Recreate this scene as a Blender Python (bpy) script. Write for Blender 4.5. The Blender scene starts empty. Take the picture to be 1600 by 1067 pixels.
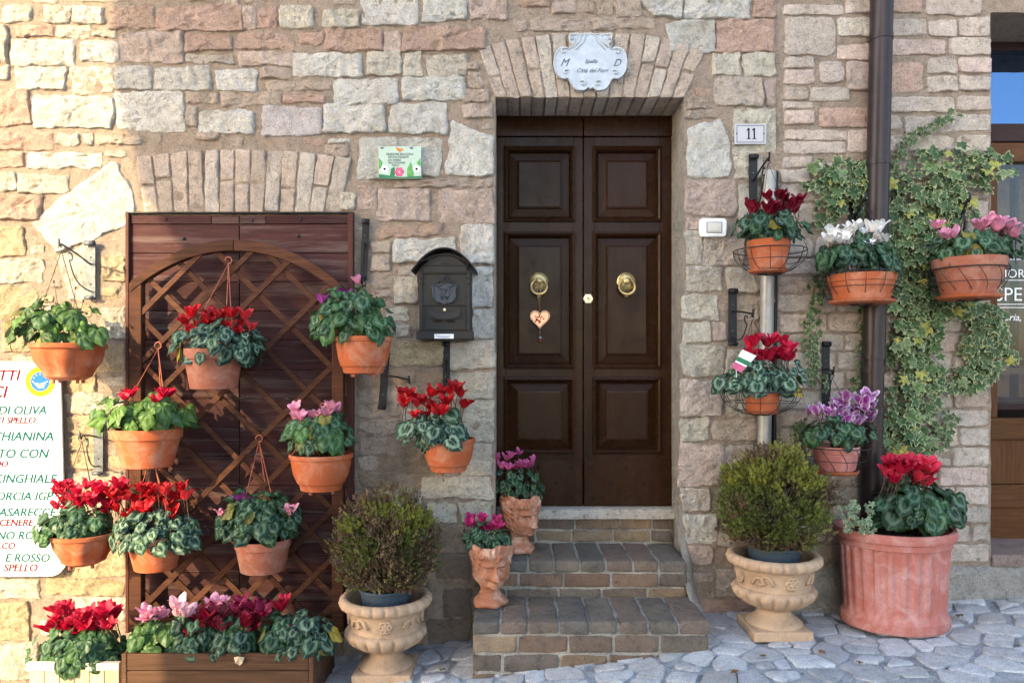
import bpy, bmesh, math, random
import numpy as np
from mathutils import Vector, Matrix, noise

random.seed(11)
rnd = random.uniform
S = bpy.context.scene
COL = S.collection

# ------------------------------------------------------------------ camera, sky, sun, exposure
F_PX, CAM_D, EYE, HOR = 1155.0, 3.7, 1.5, 570.0
cam = bpy.data.objects.new('camera', bpy.data.cameras.new('camera'))
COL.objects.link(cam)
cam.data.sensor_width = 36.0
cam.data.lens = 36.0 * F_PX / 1600
cam.location = (0, -CAM_D, EYE)
cam.rotation_euler = (math.radians(90), 0, 0)
cam.data.shift_y = (HOR - 533.5) / 1600
cam.data.clip_end = 3000
S.camera = cam

SUN_DIR = Vector((0.85, 1.0, -0.50)).normalized()      # the way the light travels
w = bpy.data.worlds.new('World'); S.world = w; w.use_nodes = True
nt = w.node_tree
sky = nt.nodes.new('ShaderNodeTexSky'); sky.sky_type = 'NISHITA'; sky.sun_disc = False
sky.sun_elevation = math.asin(-SUN_DIR.z)
sky.sun_rotation = math.atan2(-SUN_DIR.x, -SUN_DIR.y)
sky.dust_density = 1.7; sky.air_density = 1.0; sky.ozone_density = 1.0
nt.links.new(sky.outputs[0], nt.nodes['Background'].inputs[0])
nt.nodes['Background'].inputs[1].default_value = 0.15
sun = bpy.data.objects.new('sun', bpy.data.lights.new('sun', 'SUN'))
COL.objects.link(sun)
sun.data.energy = 2.2; sun.data.angle = math.radians(0.45); sun.data.color = (1.0, 0.78, 0.46)
sun.rotation_euler = SUN_DIR.to_track_quat('-Z', 'Y').to_euler()
S.view_settings.view_transform = 'Standard'; S.view_settings.look = 'None'
S.view_settings.gamma = 1.0; S.view_settings.exposure = 2.38
S.render.engine = 'CYCLES'

# ------------------------------------------------------------------ pixel helpers (wall face is Y = 0)
def WX(px, Y=0.0): return (px - 800.0) * (CAM_D + Y) / F_PX
def WZ(py, Y=0.0): return EYE - (py - HOR) * (CAM_D + Y) / F_PX
def W(px, py, Y=0.0): return Vector((WX(px, Y), Y, WZ(py, Y)))
def PX(n, Y=0.0): return n * (CAM_D + Y) / F_PX
GP = [(-40, -4.9), (-3.0, -0.22), (-0.59, 0.085), (-0.175, 0.139), (0.86, 0.262), (1.6, 0.285), (2.24, 0.335), (3.2, 0.40), (40, 1.2)]
def ground_z(x):
    for (a, za), (b, zb) in zip(GP, GP[1:]):
        if x <= b: return za + (zb - za) * (x - a) / (b - a)
    return GP[-1][1]

# ------------------------------------------------------------------ node material helpers
def new_mat(name):
    m = bpy.data.materials.new(name); m.use_nodes = True
    n = m.node_tree.nodes; l = m.node_tree.links
    return m, n, l, n['Principled BSDF']
def nd(n, t, **kw):
    x = n.new(t)
    for k, v in kw.items(): setattr(x, k, v)
    return x
def coord(n, kind='pos'):
    if kind == 'pos': return n.new('ShaderNodeNewGeometry').outputs['Position']
    return n.new('ShaderNodeTexCoord').outputs['Object']
def noise_tex(n, l, vec, scale, detail=5, rough=0.6, dist=0.0):
    t = n.new('ShaderNodeTexNoise'); l.new(vec, t.inputs['Vector'])
    t.inputs['Scale'].default_value = scale; t.inputs['Detail'].default_value = detail
    t.inputs['Roughness'].default_value = rough; t.inputs['Distortion'].default_value = dist
    return t.outputs['Fac']
def ramp(n, l, fac, stops):
    r = n.new('ShaderNodeValToRGB'); l.new(fac, r.inputs[0])
    e = r.color_ramp.elements
    while len(e) < len(stops): e.new(0.5)
    for q, (p, c) in zip(e, stops):
        q.position = p; q.color = (c[0], c[1], c[2], 1) if hasattr(c, '__len__') else (c, c, c, 1)
    return r.outputs['Color']
def mix(n, l, fac, a, b, mode='MIX'):
    m = n.new('ShaderNodeMix'); m.data_type = 'RGBA'; m.blend_type = mode
    for s, v in ((0, fac), (6, a), (7, b)):
        if isinstance(v, bpy.types.NodeSocket): l.new(v, m.inputs[s])
        elif s == 0: m.inputs[0].default_value = v
        else: m.inputs[s].default_value = (v[0], v[1], v[2], 1)
    return m.outputs[2]
def bump(n, l, p, h, strength=0.5, dist=0.01, prev=None):
    b = n.new('ShaderNodeBump'); b.inputs['Strength'].default_value = strength
    b.inputs['Distance'].default_value = dist; l.new(h, b.inputs['Height'])
    if prev: l.new(prev, b.inputs['Normal'])
    l.new(b.outputs[0], p.inputs['Normal']); return b.outputs[0]
def setp(p, **kw):
    for k, v in kw.items():
        s = p.inputs[k.replace('_', ' ')]
        s.default_value = (v[0], v[1], v[2], 1) if hasattr(v, '__len__') else v

M = {}
def masonry(name, own=None, rough=0.9, pit=0.35, b1=0.9, fine=90, stain=(0.40, 0.27, 0.12), stain_amt=0.35):
    m, n, l, p = new_mat(name); v = coord(n)
    if own is None:
        c = n.new('ShaderNodeObjectInfo').outputs['Color']
    else:
        c = nd(n, 'ShaderNodeRGB').outputs[0]; c.default_value = (*own, 1)
    a = noise_tex(n, l, v, 14, 6, 0.65)
    c = mix(n, l, 1.0, c, ramp(n, l, a, [(0.25, 0.74), (0.5, 1.0), (0.75, 1.14)]), 'MULTIPLY')
    s = noise_tex(n, l, v, 5.5, 4, 0.7, 0.6)
    c = mix(n, l, ramp(n, l, s, [(0.50, 0.0), (0.72, stain_amt)]), c, stain)
    hgt = noise_tex(n, l, v, 30, 9, 0.76, 0.7)
    d = noise_tex(n, l, v, 75, 5, 0.75, 0.6)
    c = mix(n, l, 1.0, c, ramp(n, l, hgt, [(0.34, 1 - pit * 1.0), (0.46, 1.0), (0.66, 1.14)]), 'MULTIPLY')  # pit dirt and relief shading put into colour: hollows darker, ridges lighter
    c = mix(n, l, ramp(n, l, d, [(0.32, pit * 1.5), (0.42, 0.0)]), c, (0.17, 0.125, 0.085))
    g = noise_tex(n, l, v, 210, 2, 0.6)
    c = mix(n, l, 1.0, c, ramp(n, l, g, [(0.3, 0.74), (0.7, 1.2)]), 'MULTIPLY')
    l.new(c, p.inputs['Base Color']); setp(p, Roughness=rough, Specular_IOR_Level=0.25)
    q = bump(n, l, p, hgt, b1, 0.085)
    bump(n, l, p, noise_tex(n, l, v, fine * 1.5, 4, 0.7), 0.8, 0.018, q)
    M[name] = m
masonry('stone')
masonry('brick', pit=0.45, b1=0.6, stain=(0.25, 0.17, 0.11), stain_amt=0.3)
masonry('step_brick', pit=0.5, b1=0.6, stain=(0.13, 0.12, 0.11), stain_amt=0.75)
masonry('mortar', (0.50, 0.39, 0.30), pit=0.34, b1=0.9, stain=(0.42, 0.31, 0.22), stain_amt=0.5)
masonry('pale_mortar', (0.60, 0.56, 0.49), pit=0.4, b1=0.8, stain=(0.17, 0.15, 0.13), stain_amt=0.85)
masonry('plaster', (0.50, 0.46, 0.40), pit=0.5, b1=0.7, stain=(0.22, 0.2, 0.18), stain_amt=0.6)
masonry('cobble', b1=0.6, pit=0.25, stain=(0.36, 0.37, 0.40), stain_amt=0.35, rough=0.65)
masonry('street_bed', (0.66, 0.67, 0.69), pit=0.6, b1=0.8, stain=(0.22, 0.21, 0.20), stain_amt=0.8)
masonry('granite', (0.52, 0.47, 0.40), pit=0.9, b1=0.3, rough=0.55)

def clay(name, c, dust, dust_amt=0.5, rough=0.75, b=0.25, dark=(0.12, 0.06, 0.04), dark_amt=0.25, sc=10):
    m, n, l, p = new_mat(name); v = coord(n)
    a = noise_tex(n, l, v, sc, 5, 0.65, 0.8)
    x = mix(n, l, ramp(n, l, a, [(0.45, 0.0), (0.75, dust_amt)]), c, dust)
    d = noise_tex(n, l, v, 11, 5, 0.7)
    x = mix(n, l, ramp(n, l, d, [(0.28, dark_amt), (0.45, 0.0)]), x, dark)
    g = noise_tex(n, l, v, 120, 3, 0.6)
    x = mix(n, l, 1.0, x, ramp(n, l, g, [(0.3, 0.9), (0.7, 1.07)]), 'MULTIPLY')
    l.new(x, p.inputs['Base Color']); setp(p, Roughness=rough, Specular_IOR_Level=0.2)
    bump(n, l, p, noise_tex(n, l, v, 70, 4, 0.6), b, 0.003)
    M[name] = m
clay('terracotta', (0.38, 0.092, 0.032), (0.46, 0.25, 0.165), 0.75, 0.7, 0.12, dark_amt=0.25)
clay('terracotta_dusty', (0.29, 0.095, 0.055), (0.42, 0.25, 0.19), 0.75, 0.75, 0.12, dark_amt=0.35)
clay('terracotta_pink', (0.40, 0.135, 0.105), (0.58, 0.40, 0.38), 0.6, 0.75, 0.15, dark_amt=0.3)
clay('urn_clay', (0.47, 0.32, 0.205), (0.27, 0.155, 0.09), 0.6, 0.85, 0.35, (0.12, 0.09, 0.06), 0.5, 9)
clay('head_clay', (0.34, 0.135, 0.075), (0.60, 0.42, 0.31), 1.0, 0.75, 0.3, (0.26, 0.10, 0.05), 0.55, 14)

def wood(name, c1, c2, axis='x', rough=0.6, scale=3.0, worn=None, worn_amt=0.0, b=0.3, spec=0.12):
    m, n, l, p = new_mat(name)
    oi = n.new('ShaderNodeObjectInfo')
    v0 = coord(n)
    mp = n.new('ShaderNodeMapping'); l.new(v0, mp.inputs[0])
    st = {'x': (1.2, 22, 22), 'z': (22, 22, 1.2)}[axis]
    mp.inputs['Scale'].default_value = st
    va = n.new('ShaderNodeVectorMath'); va.operation = 'ADD'
    sc = n.new('ShaderNodeVectorMath'); sc.operation = 'SCALE'; sc.inputs[3].default_value = 30
    cb = n.new('ShaderNodeCombineXYZ'); l.new(oi.outputs['Random'], cb.inputs[0]); l.new(oi.outputs['Random'], cb.inputs[2])
    l.new(cb.outputs[0], sc.inputs[0]); l.new(mp.outputs[0], va.inputs[0]); l.new(sc.outputs[0], va.inputs[1])
    v = va.outputs[0]
    a = noise_tex(n, l, v, scale, 6, 0.65, 1.2)
    x = ramp(n, l, a, [(0.3, c1), (0.7, c2)])
    if worn:
        wn = noise_tex(n, l, v, scale * 0.45, 6, 0.75, 0.5)
        x = mix(n, l, ramp(n, l, wn, [(0.5, 0.0), (0.68, worn_amt)]), x, worn)
    mr = n.new('ShaderNodeMapRange'); l.new(oi.outputs['Random'], mr.inputs[0]); mr.inputs[3].default_value = 0.78; mr.inputs[4].default_value = 1.2
    x = mix(n, l, 1.0, x, mr.outputs[0], 'MULTIPLY')
    l.new(x, p.inputs['Base Color']); setp(p, Roughness=rough, Specular_IOR_Level=spec)
    rg = n.new('ShaderNodeMapRange'); l.new(noise_tex(n, l, v0, 7, 6, 0.7, 0.8), rg.inputs[0]); rg.inputs[1].default_value = 0.3; rg.inputs[2].default_value = 0.7
    rg.inputs[3].default_value = max(0.12, rough - 0.12); rg.inputs[4].default_value = rough + 0.16; l.new(rg.outputs[0], p.inputs['Roughness'])
    bump(n, l, p, a, b, 0.004)
    M[name] = m
wood('panel_wood', (0.032, 0.012, 0.012), (0.070, 0.027, 0.025), 'x', 0.7, 2.2, (0.15, 0.11, 0.095), 0.65)
wood('frame_wood', (0.045, 0.016, 0.013), (0.085, 0.032, 0.025), 'z', 0.5, 2.2)
wood('trellis_wood', (0.034, 0.013, 0.008), (0.095, 0.038, 0.020), 'x', 0.65, 2.5)
wood('door_wood', (0.017, 0.0068, 0.0028), (0.030, 0.0115, 0.0044), 'z', 0.24, 1.5, b=0.05, spec=0.10)
wood('planter_wood', (0.050, 0.024, 0.013), (0.12, 0.062, 0.034), 'x', 0.6, 2.2)
wood('crate_wood', (0.40, 0.29, 0.17), (0.55, 0.42, 0.27), 'z', 0.75, 2.4)
wood('crate_rail', (0.52, 0.45, 0.35), (0.62, 0.54, 0.43), 'x', 0.75, 2.4)
wood('oak', (0.060, 0.024, 0.009), (0.125, 0.054, 0.019), 'x', 0.4, 3.2)
wood('oak_upright', (0.060, 0.024, 0.009), (0.125, 0.054, 0.019), 'z', 0.4, 3.2)
wood('frame_dark', (0.026, 0.014, 0.013), (0.042, 0.022, 0.020), 'x', 0.45, 2.0)

def plain(name, c, rough=0.5, metal=0.0, var=0.15, sc=30, b=0.0, **kw):
    m, n, l, p = new_mat(name); v = coord(n)
    a = noise_tex(n, l, v, sc, 5, 0.65)
    x = mix(n, l, 1.0, c, ramp(n, l, a, [(0.3, 1 - var), (0.7, 1 + var)]), 'MULTIPLY')
    l.new(x, p.inputs['Base Color']); setp(p, Roughness=rough, Metallic=metal, **({'Specular_IOR_Level': 0.25} | kw))
    if b: bump(n, l, p, noise_tex(n, l, v, sc * 3, 4, 0.6), b, 0.003)
    M[name] = m; return m
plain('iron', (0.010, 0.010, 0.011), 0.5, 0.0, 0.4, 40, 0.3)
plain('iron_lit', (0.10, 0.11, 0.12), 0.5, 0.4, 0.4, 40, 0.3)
plain('mailbox_metal', (0.024, 0.021, 0.018), 0.6, 0.0, 0.12, 60, 0.15)
plain('mailbox_crest', (0.045, 0.05, 0.06), 0.4, 0.3, 0.2, 60, 0.1)
plain('steel', (0.30, 0.285, 0.265), 0.45, 0.35, 0.15, 20)
plain('downpipe_metal', (0.032, 0.022, 0.022), 0.33, 0.2, 0.2, 12, 0.05)
plain('brass', (0.42, 0.31, 0.14), 0.36, 0.85, 0.35, 45)
plain('lock_brass', (0.72, 0.60, 0.38), 0.3, 0.7, 0.1)
plain('white_plastic', (0.72, 0.72, 0.69), 0.35, 0, 0.03)
plain('button_plastic', (0.55, 0.52, 0.46), 0.35, 0, 0.04)
plain('board_white', (0.74, 0.74, 0.73), 0.6, 0, 0.02, 8, Specular_IOR_Level=0.1)
plain('ceramic', (0.40, 0.44, 0.50), 0.35, 0, 0.16, 18, 0.1)
plain('ceramic_rim', (0.42, 0.44, 0.44), 0.4, 0, 0.3, 30, 0.1)
plain('enamel', (0.42, 0.41, 0.42), 0.3, 0, 0.05)
plain('ink_black', (0.012, 0.012, 0.014), 0.8, 0, 0.02, Specular_IOR_Level=0.05)
plain('ink_green', (0.003, 0.085, 0.075), 0.8, 0, 0.02, Specular_IOR_Level=0.05)
plain('ink_red', (0.13, 0.008, 0.025), 0.8, 0, 0.02, Specular_IOR_Level=0.05)
plain('ink_grey', (0.10, 0.11, 0.13), 0.8, 0, 0.02, Specular_IOR_Level=0.05)
plain('seal_yellow', (0.80, 0.62, 0.02), 0.8, 0, 0.02, Specular_IOR_Level=0.05)
plain('seal_blue', (0.03, 0.14, 0.55), 0.8, 0, 0.02, Specular_IOR_Level=0.05)
plain('tile_mint', (0.40, 0.50, 0.41), 0.4, 0, 0.05)
plain('paint_green', (0.10, 0.30, 0.08), 0.5, 0, 0.35, 60)
plain('paint_dkgreen', (0.03, 0.16, 0.07), 0.5, 0, 0.3, 60)
plain('paint_pink', (0.55, 0.10, 0.20), 0.5, 0, 0.3, 60)
plain('paint_orange', (0.50, 0.17, 0.03), 0.5, 0, 0.3, 60)
plain('paint_white', (0.75, 0.75, 0.73), 0.5, 0, 0.05)
plain('soil', (0.045, 0.03, 0.02), 0.95, 0, 0.5, 60, 0.8)
plain('stem', (0.10, 0.055, 0.035), 0.6, 0, 0.3)
plain('green_stem', (0.10, 0.14, 0.05), 0.6, 0, 0.3)
plain('bark', (0.10, 0.07, 0.05), 0.9, 0, 0.4, 40, 0.6)
plain('nursery_pot', (0.045, 0.065, 0.085), 0.45, 0, 0.1)
plain('hanger_plastic', (0.33, 0.10, 0.06), 0.5, 0, 0.1)
plain('wire', (0.03, 0.03, 0.03), 0.5, 0.3, 0.1)
plain('copper', (0.62, 0.33, 0.20), 0.35, 0.7, 0.15)
plain('ornament_red', (0.35, 0.02, 0.02), 0.3, 0, 0.3)
plain('dark_room', (0.014, 0.010, 0.007), 0.9, 0, 0.2, 5)
plain('curtain', (0.06, 0.038, 0.022), 0.9, 0, 0.3, 7)
plain('far_stone', (0.55, 0.48, 0.39), 0.9, 0, 0.25, 3, 0.5)
plain('roof_tile', (0.35, 0.16, 0.09), 0.9, 0, 0.35, 6, 0.5)

m, n, l, p = new_mat('pane_glass'); setp(p, Base_Color=(0.02, 0.02, 0.02), Roughness=0.02, Specular_IOR_Level=0.9)
tr = n.new('ShaderNodeBsdfTransparent'); gl = n.new('ShaderNodeBsdfGlossy'); gl.inputs['Roughness'].default_value = 0.01
fr = n.new('ShaderNodeFresnel'); fr.inputs[0].default_value = 1.35
mx = n.new('ShaderNodeMixShader'); l.new(fr.outputs[0], mx.inputs[0]); l.new(tr.outputs[0], mx.inputs[1]); l.new(gl.outputs[0], mx.inputs[2])
l.new(mx.outputs[0], n['Material Output'].inputs[0]); M['pane_glass'] = m
m, n, l, p = new_mat('upper_glass'); setp(p, Base_Color=(0.010, 0.012, 0.02), Roughness=0.02, Specular_IOR_Level=0.9, IOR=2.2, Specular_Tint=(0.30, 0.56, 1.0)); M['upper_glass'] = m  # blue of the reflected sky is put into the specular tint

# leaf of cyclamen: Object colour = green, its alpha = how silvery; 'rad' = 0 at the middle, 1 at the margin
def leaf_mat(name, silver, light):
    m, n, l, p = new_mat(name)
    oi = n.new('ShaderNodeObjectInfo')
    at = nd(n, 'ShaderNodeAttribute', attribute_name='rad')
    oc = coord(n, 'obj')
    nz = noise_tex(n, l, oc, 3.5, 4, 0.6)
    ad = nd(n, 'ShaderNodeMath', operation='MULTIPLY_ADD'); l.new(nz, ad.inputs[0]); ad.inputs[1].default_value = 0.55; l.new(at.outputs['Fac'], ad.inputs[2])
    sc_ = nd(n, 'ShaderNodeMath', operation='MULTIPLY'); l.new(ad.outputs[0], sc_.inputs[0]); sc_.inputs[1].default_value = 0.72
    ring = ramp(n, l, sc_.outputs[0], [(0.44, 0.03), (0.56, 0.85), (0.66, 1.0), (0.76, 0.05)])
    # veins
    sp = n.new('ShaderNodeSeparateXYZ'); l.new(oc, sp.inputs[0])
    an = nd(n, 'ShaderNodeMath', operation='ARCTAN2'); l.new(sp.outputs[1], an.inputs[0])
    ax = nd(n, 'ShaderNodeMath', operation='ADD'); l.new(sp.outputs[0], ax.inputs[0]); ax.inputs[1].default_value = 0.32; l.new(ax.outputs[0], an.inputs[1])
    mu = nd(n, 'ShaderNodeMath', operation='MULTIPLY'); l.new(an.outputs[0], mu.inputs[0]); mu.inputs[1].default_value = 9.0
    cs = nd(n, 'ShaderNodeMath', operation='COSINE'); l.new(mu.outputs[0], cs.inputs[0])
    vein = ramp(n, l, cs.outputs[0], [(0.86, 0.0), (0.99, 0.55)])
    mxr = nd(n, 'ShaderNodeMath', operation='MAXIMUM'); l.new(ring, mxr.inputs[0]); l.new(vein, mxr.inputs[1])
    am = nd(n, 'ShaderNodeMath', operation='MULTIPLY'); l.new(mxr.outputs[0], am.inputs[0]); l.new(oi.outputs['Alpha'], am.inputs[1])
    base = mix(n, l, 1.0, oi.outputs['Color'], ramp(n, l, oi.outputs['Random'], [(0.0, (0.55, 0.65, 0.7)), (0.5, (1, 1, 1)), (1.0, (1.75, 1.5, 0.9))]), 'MULTIPLY')
    c = mix(n, l, am.outputs[0], base, silver)
    # pale thin margin and brighter back
    geo = n.new('ShaderNodeNewGeometry')
    c = mix(n, l, geo.outputs['Backfacing'], c, light)
    l.new(c, p.inputs['Base Color']); setp(p, Roughness=0.42, Specular_IOR_Level=0.2)
    bump(n, l, p, cs.outputs[0], 0.25, 0.05)
    t = n.new('ShaderNodeBsdfTranslucent'); l.new(c, t.inputs[0])
    ms = n.new('ShaderNodeMixShader'); ms.inputs[0].default_value = 0.16
    l.new(p.outputs[0], ms.inputs[1]); l.new(t.outputs[0], ms.inputs[2]); l.new(ms.outputs[0], n['Material Output'].inputs[0])
    M[name] = m
leaf_mat('cyclamen_leaf', (0.23, 0.34, 0.23), (0.07, 0.12, 0.05))
def ivy_mat(name):
    m, n, l, p = new_mat(name)
    oi = n.new('ShaderNodeObjectInfo')
    at = nd(n, 'ShaderNodeAttribute', attribute_name='rad')
    nz = noise_tex(n, l, coord(n), 60, 3, 0.6)
    ad = nd(n, 'ShaderNodeMath', operation='MULTIPLY_ADD'); l.new(nz, ad.inputs[0]); ad.inputs[1].default_value = 0.6; l.new(at.outputs['Fac'], ad.inputs[2])
    sc_ = nd(n, 'ShaderNodeMath', operation='MULTIPLY'); l.new(ad.outputs[0], sc_.inputs[0]); sc_.inputs[1].default_value = 0.70
    rim = ramp(n, l, sc_.outputs[0], [(0.79, 0.0), (0.89, 0.8)])
    base = mix(n, l, 1.0, oi.outputs['Color'], ramp(n, l, nz, [(0.35, 0.55), (0.65, 1.3)]), 'MULTIPLY')
    cr = mix(n, l, oi.outputs['Alpha'], oi.outputs['Color'], (0.50, 0.53, 0.27))
    c = mix(n, l, rim, base, cr)
    l.new(c, p.inputs['Base Color']); setp(p, Roughness=0.45, Specular_IOR_Level=0.2)
    t = n.new('ShaderNodeBsdfTranslucent'); l.new(c, t.inputs[0])
    ms = n.new('ShaderNodeMixShader'); ms.inputs[0].default_value = 0.2
    l.new(p.outputs[0], ms.inputs[1]); l.new(t.outputs[0], ms.inputs[2]); l.new(ms.outputs[0], n['Material Output'].inputs[0])
    M[name] = m
ivy_mat('ivy_leaf')
def petal_mat():
    m, n, l, p = new_mat('petal')
    oi = n.new('ShaderNodeObjectInfo'); at = nd(n, 'ShaderNodeAttribute', attribute_name='rad')
    c = mix(n, l, ramp(n, l, at.outputs['Fac'], [(0.0, 0.40), (0.28, 0.0)]), oi.outputs['Color'], (0.22, 0.008, 0.03))
    ed = nd(n, 'ShaderNodeAttribute', attribute_name='edge')
    al = nd(n, 'ShaderNodeMath', operation='SUBTRACT'); al.inputs[0].default_value = 1.0; l.new(oi.outputs['Alpha'], al.inputs[1])
    em = nd(n, 'ShaderNodeMath', operation='MULTIPLY'); l.new(ed.outputs['Fac'], em.inputs[0]); l.new(al.outputs[0], em.inputs[1])
    c = mix(n, l, em.outputs[0], c, (0.80, 0.66, 0.78))
    c = mix(n, l, 1.0, c, ramp(n, l, oi.outputs['Random'], [(0.0, 0.75), (1.0, 1.2)]), 'MULTIPLY')
    l.new(c, p.inputs['Base Color']); setp(p, Roughness=0.55, Specular_IOR_Level=0.3)
    t = n.new('ShaderNodeBsdfTranslucent'); l.new(c, t.inputs[0])
    ms = n.new('ShaderNodeMixShader'); ms.inputs[0].default_value = 0.3
    l.new(p.outputs[0], ms.inputs[1]); l.new(t.outputs[0], ms.inputs[2]); l.new(ms.outputs[0], n['Material Output'].inputs[0])
    M['petal'] = m
petal_mat()
m, n, l, p = new_mat('conifer'); at = nd(n, 'ShaderNodeAttribute', attribute_name='tint')
l.new(at.outputs['Color'], p.inputs['Base Color']); setp(p, Roughness=0.6)
t = n.new('ShaderNodeBsdfTranslucent'); l.new(at.outputs['Color'], t.inputs[0])
ms = n.new('ShaderNodeMixShader'); ms.inputs[0].default_value = 0.2
l.new(p.outputs[0], ms.inputs[1]); l.new(t.outputs[0], ms.inputs[2]); l.new(ms.outputs[0], n['Material Output'].inputs[0]); M['conifer'] = m

# ------------------------------------------------------------------ mesh helpers
class MB:
    def __init__(s): s.v = []; s.f = []; s.m = []; s.a = []; s.e = []
    def add(s, vs, fs, mi=0, rad=None, edge=None):
        o = len(s.v); s.v += [tuple(x) for x in vs]; s.f += [tuple(i + o for i in f) for f in fs]; s.m += [mi] * len(fs)
        s.a += rad if rad else [0.0] * len(vs); s.e += edge if edge else [0.0] * len(vs); return s
    def box(s, x0, x1, y0, y1, z0, z1, mi=0):
        vs = [(x, y, z) for z in (z0, z1) for y in (y0, y1) for x in (x0, x1)]
        return s.add(vs, [(0, 2, 3, 1), (4, 5, 7, 6), (0, 1, 5, 4), (2, 6, 7, 3), (0, 4, 6, 2), (1, 3, 7, 5)], mi)
    def obox(s, c, size, R=None, mi=0):
        h = Vector(size) / 2; R = R or Matrix.Identity(3); c = Vector(c)
        vs = [c + R @ Vector((x * h.x, y * h.y, z * h.z)) for z in (-1, 1) for y in (-1, 1) for x in (-1, 1)]
        return s.add(vs, [(0, 2, 3, 1), (4, 5, 7, 6), (0, 1, 5, 4), (2, 6, 7, 3), (0, 4, 6, 2), (1, 3, 7, 5)], mi)
    def tube(s, pts, r, n=6, closed=False, mi=0):
        pts = [Vector(p) for p in pts]; k = len(pts)
        rs = r if hasattr(r, '__len__') else [r] * k
        vs = []; fs = []; up = None
        for i, p in enumerate(pts):
            a = pts[(i - 1) % k] if (closed or i > 0) else p
            b = pts[(i + 1) % k] if (closed or i < k - 1) else p
            t = (b - a)
            t = t.normalized() if t.length > 1e-9 else Vector((0, 0, 1))
            if up is None: up = Vector((0, 0, 1)) if abs(t.z) < 0.9 else Vector((1, 0, 0))
            q = up - t * up.dot(t)
            if q.length < 1e-5: q = t.orthogonal()
            up = q.normalized(); w_ = t.cross(up)
            for j in range(n):
                an = 2 * math.pi * j / n
                vs.append(p + (up * math.cos(an) + w_ * math.sin(an)) * rs[i])
        for i in range(k if closed else k - 1):
            for j in range(n):
                i2 = (i + 1) % k; j2 = (j + 1) % n
                fs.append((i * n + j, i * n + j2, i2 * n + j2, i2 * n + j))
        if not closed:
            fs.append(tuple(range(n - 1, -1, -1))); fs.append(tuple((k - 1) * n + j for j in range(n)))
        return s.add(vs, fs, mi)
    def lathe(s, prof, n=36, sx=1.0, sy=1.0, c=(0, 0, 0), rf=None, cap=(True, True), mi=0):
        vs = []; fs = []; k = len(prof)
        for i, (r, z) in enumerate(prof):
            for j in range(n):
                th = 2 * math.pi * j / n
                q = r * (rf(th, i, z) if rf else 1.0)
                vs.append((c[0] + q * math.cos(th) * sx, c[1] + q * math.sin(th) * sy, c[2] + z))
        for i in range(k - 1):
            for j in range(n):
                j2 = (j + 1) % n
                fs.append((i * n + j, i * n + j2, (i + 1) * n + j2, (i + 1) * n + j))
        if cap[0]: fs.append(tuple(range(n - 1, -1, -1)))
        if cap[1]: fs.append(tuple((k - 1) * n + j for j in range(n)))
        return s.add(vs, fs, mi)
    def extrude(s, poly, y0, y1, mi=0):      # poly = [(x, z)] seen from the front (-Y), front face at y0
        k = len(poly)
        ar = sum(poly[i][0] * poly[(i + 1) % k][1] - poly[(i + 1) % k][0] * poly[i][1] for i in range(k))
        if ar < 0: poly = poly[::-1]
        vs = [(x, y0, z) for x, z in poly] + [(x, y1, z) for x, z in poly]
        fs = [tuple(range(k)), tuple(range(2 * k - 1, k - 1, -1))]
        fs += [(i, i + k, (i + 1) % k + k, (i + 1) % k) for i in range(k)]
        return s.add(vs, fs, mi)
    def mesh(s, name, smooth=0, attrs=False):
        me = bpy.data.meshes.new(name); me.from_pydata(s.v, [], s.f)
        if any(s.m): me.polygons.foreach_set('material_index', s.m)
        if smooth:
            me.polygons.foreach_set('use_smooth', [True] * len(me.polygons))
            if smooth > 1: me.set_sharp_from_angle(angle=math.radians(smooth))
        if attrs:
            me.attributes.new('rad', 'FLOAT', 'POINT').data.foreach_set('value', s.a)
            me.attributes.new('edge', 'FLOAT', 'POINT').data.foreach_set('value', s.e)
        me.update(); return me
    def build(s, name, mats, parent=None, smooth=0, bevel=0, loc=None, color=None, attrs=False):
        return put(name, s.mesh(name, smooth, attrs), mats, parent, loc, color, bevel)
def put(name, me, mats, parent=None, loc=None, color=None, bevel=0):
    if mats and not me.materials:
        for x in ([mats] if isinstance(mats, str) else mats): me.materials.append(M[x])
    o = bpy.data.objects.new(name, me); COL.objects.link(o)
    if parent: o.parent = parent
    if loc is not None: o.location = loc
    if color is not None: o.color = color if len(color) == 4 else (*color, 1)
    if bevel:
        b = o.modifiers.new('bevel', 'BEVEL'); b.width = bevel; b.segments = 2; b.limit_method = 'ANGLE'; b.angle_limit = math.radians(35)
    return o
def thing(name, label, cat, loc=(0, 0, 0), group=None):
    o = bpy.data.objects.new(name, None); COL.objects.link(o); o.location = loc; o.empty_display_size = 0.05
    return tag(o, label, cat, group)
def tag(o, label, cat, group=None):
    o['label'] = label; o['category'] = cat
    if group: o['group'] = group
    return o
def text(name, body, mat, parent, loc, size, shear=0.0, sx=1.0, align='LEFT', ext=0.0006, rotz=0.0, off=0.0):
    cu = bpy.data.curves.new(name, 'FONT'); cu.body = body; cu.size = size; cu.shear = shear; cu.align_x = align
    cu.extrude = ext; cu.resolution_u = 3; cu.offset = off
    t = bpy.data.objects.new(name, cu); COL.objects.link(t)
    dg = bpy.context.evaluated_depsgraph_get(); dg.update()
    me = bpy.data.meshes.new_from_object(t.evaluated_get(dg))
    bpy.data.objects.remove(t); bpy.data.curves.remove(cu)
    R = Matrix.Rotation(rotz, 4, 'Y') @ Matrix.Rotation(math.radians(90), 4, 'X') @ Matrix.Diagonal((sx, 1, 1, 1))
    me.transform(R); me.materials.clear()
    return put(name, me, mat, parent, loc)
def nz3(p, s, seed=0): return noise.noise(Vector((p[0] * s + seed, p[1] * s - seed, p[2] * s + seed * 0.7)))
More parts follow.
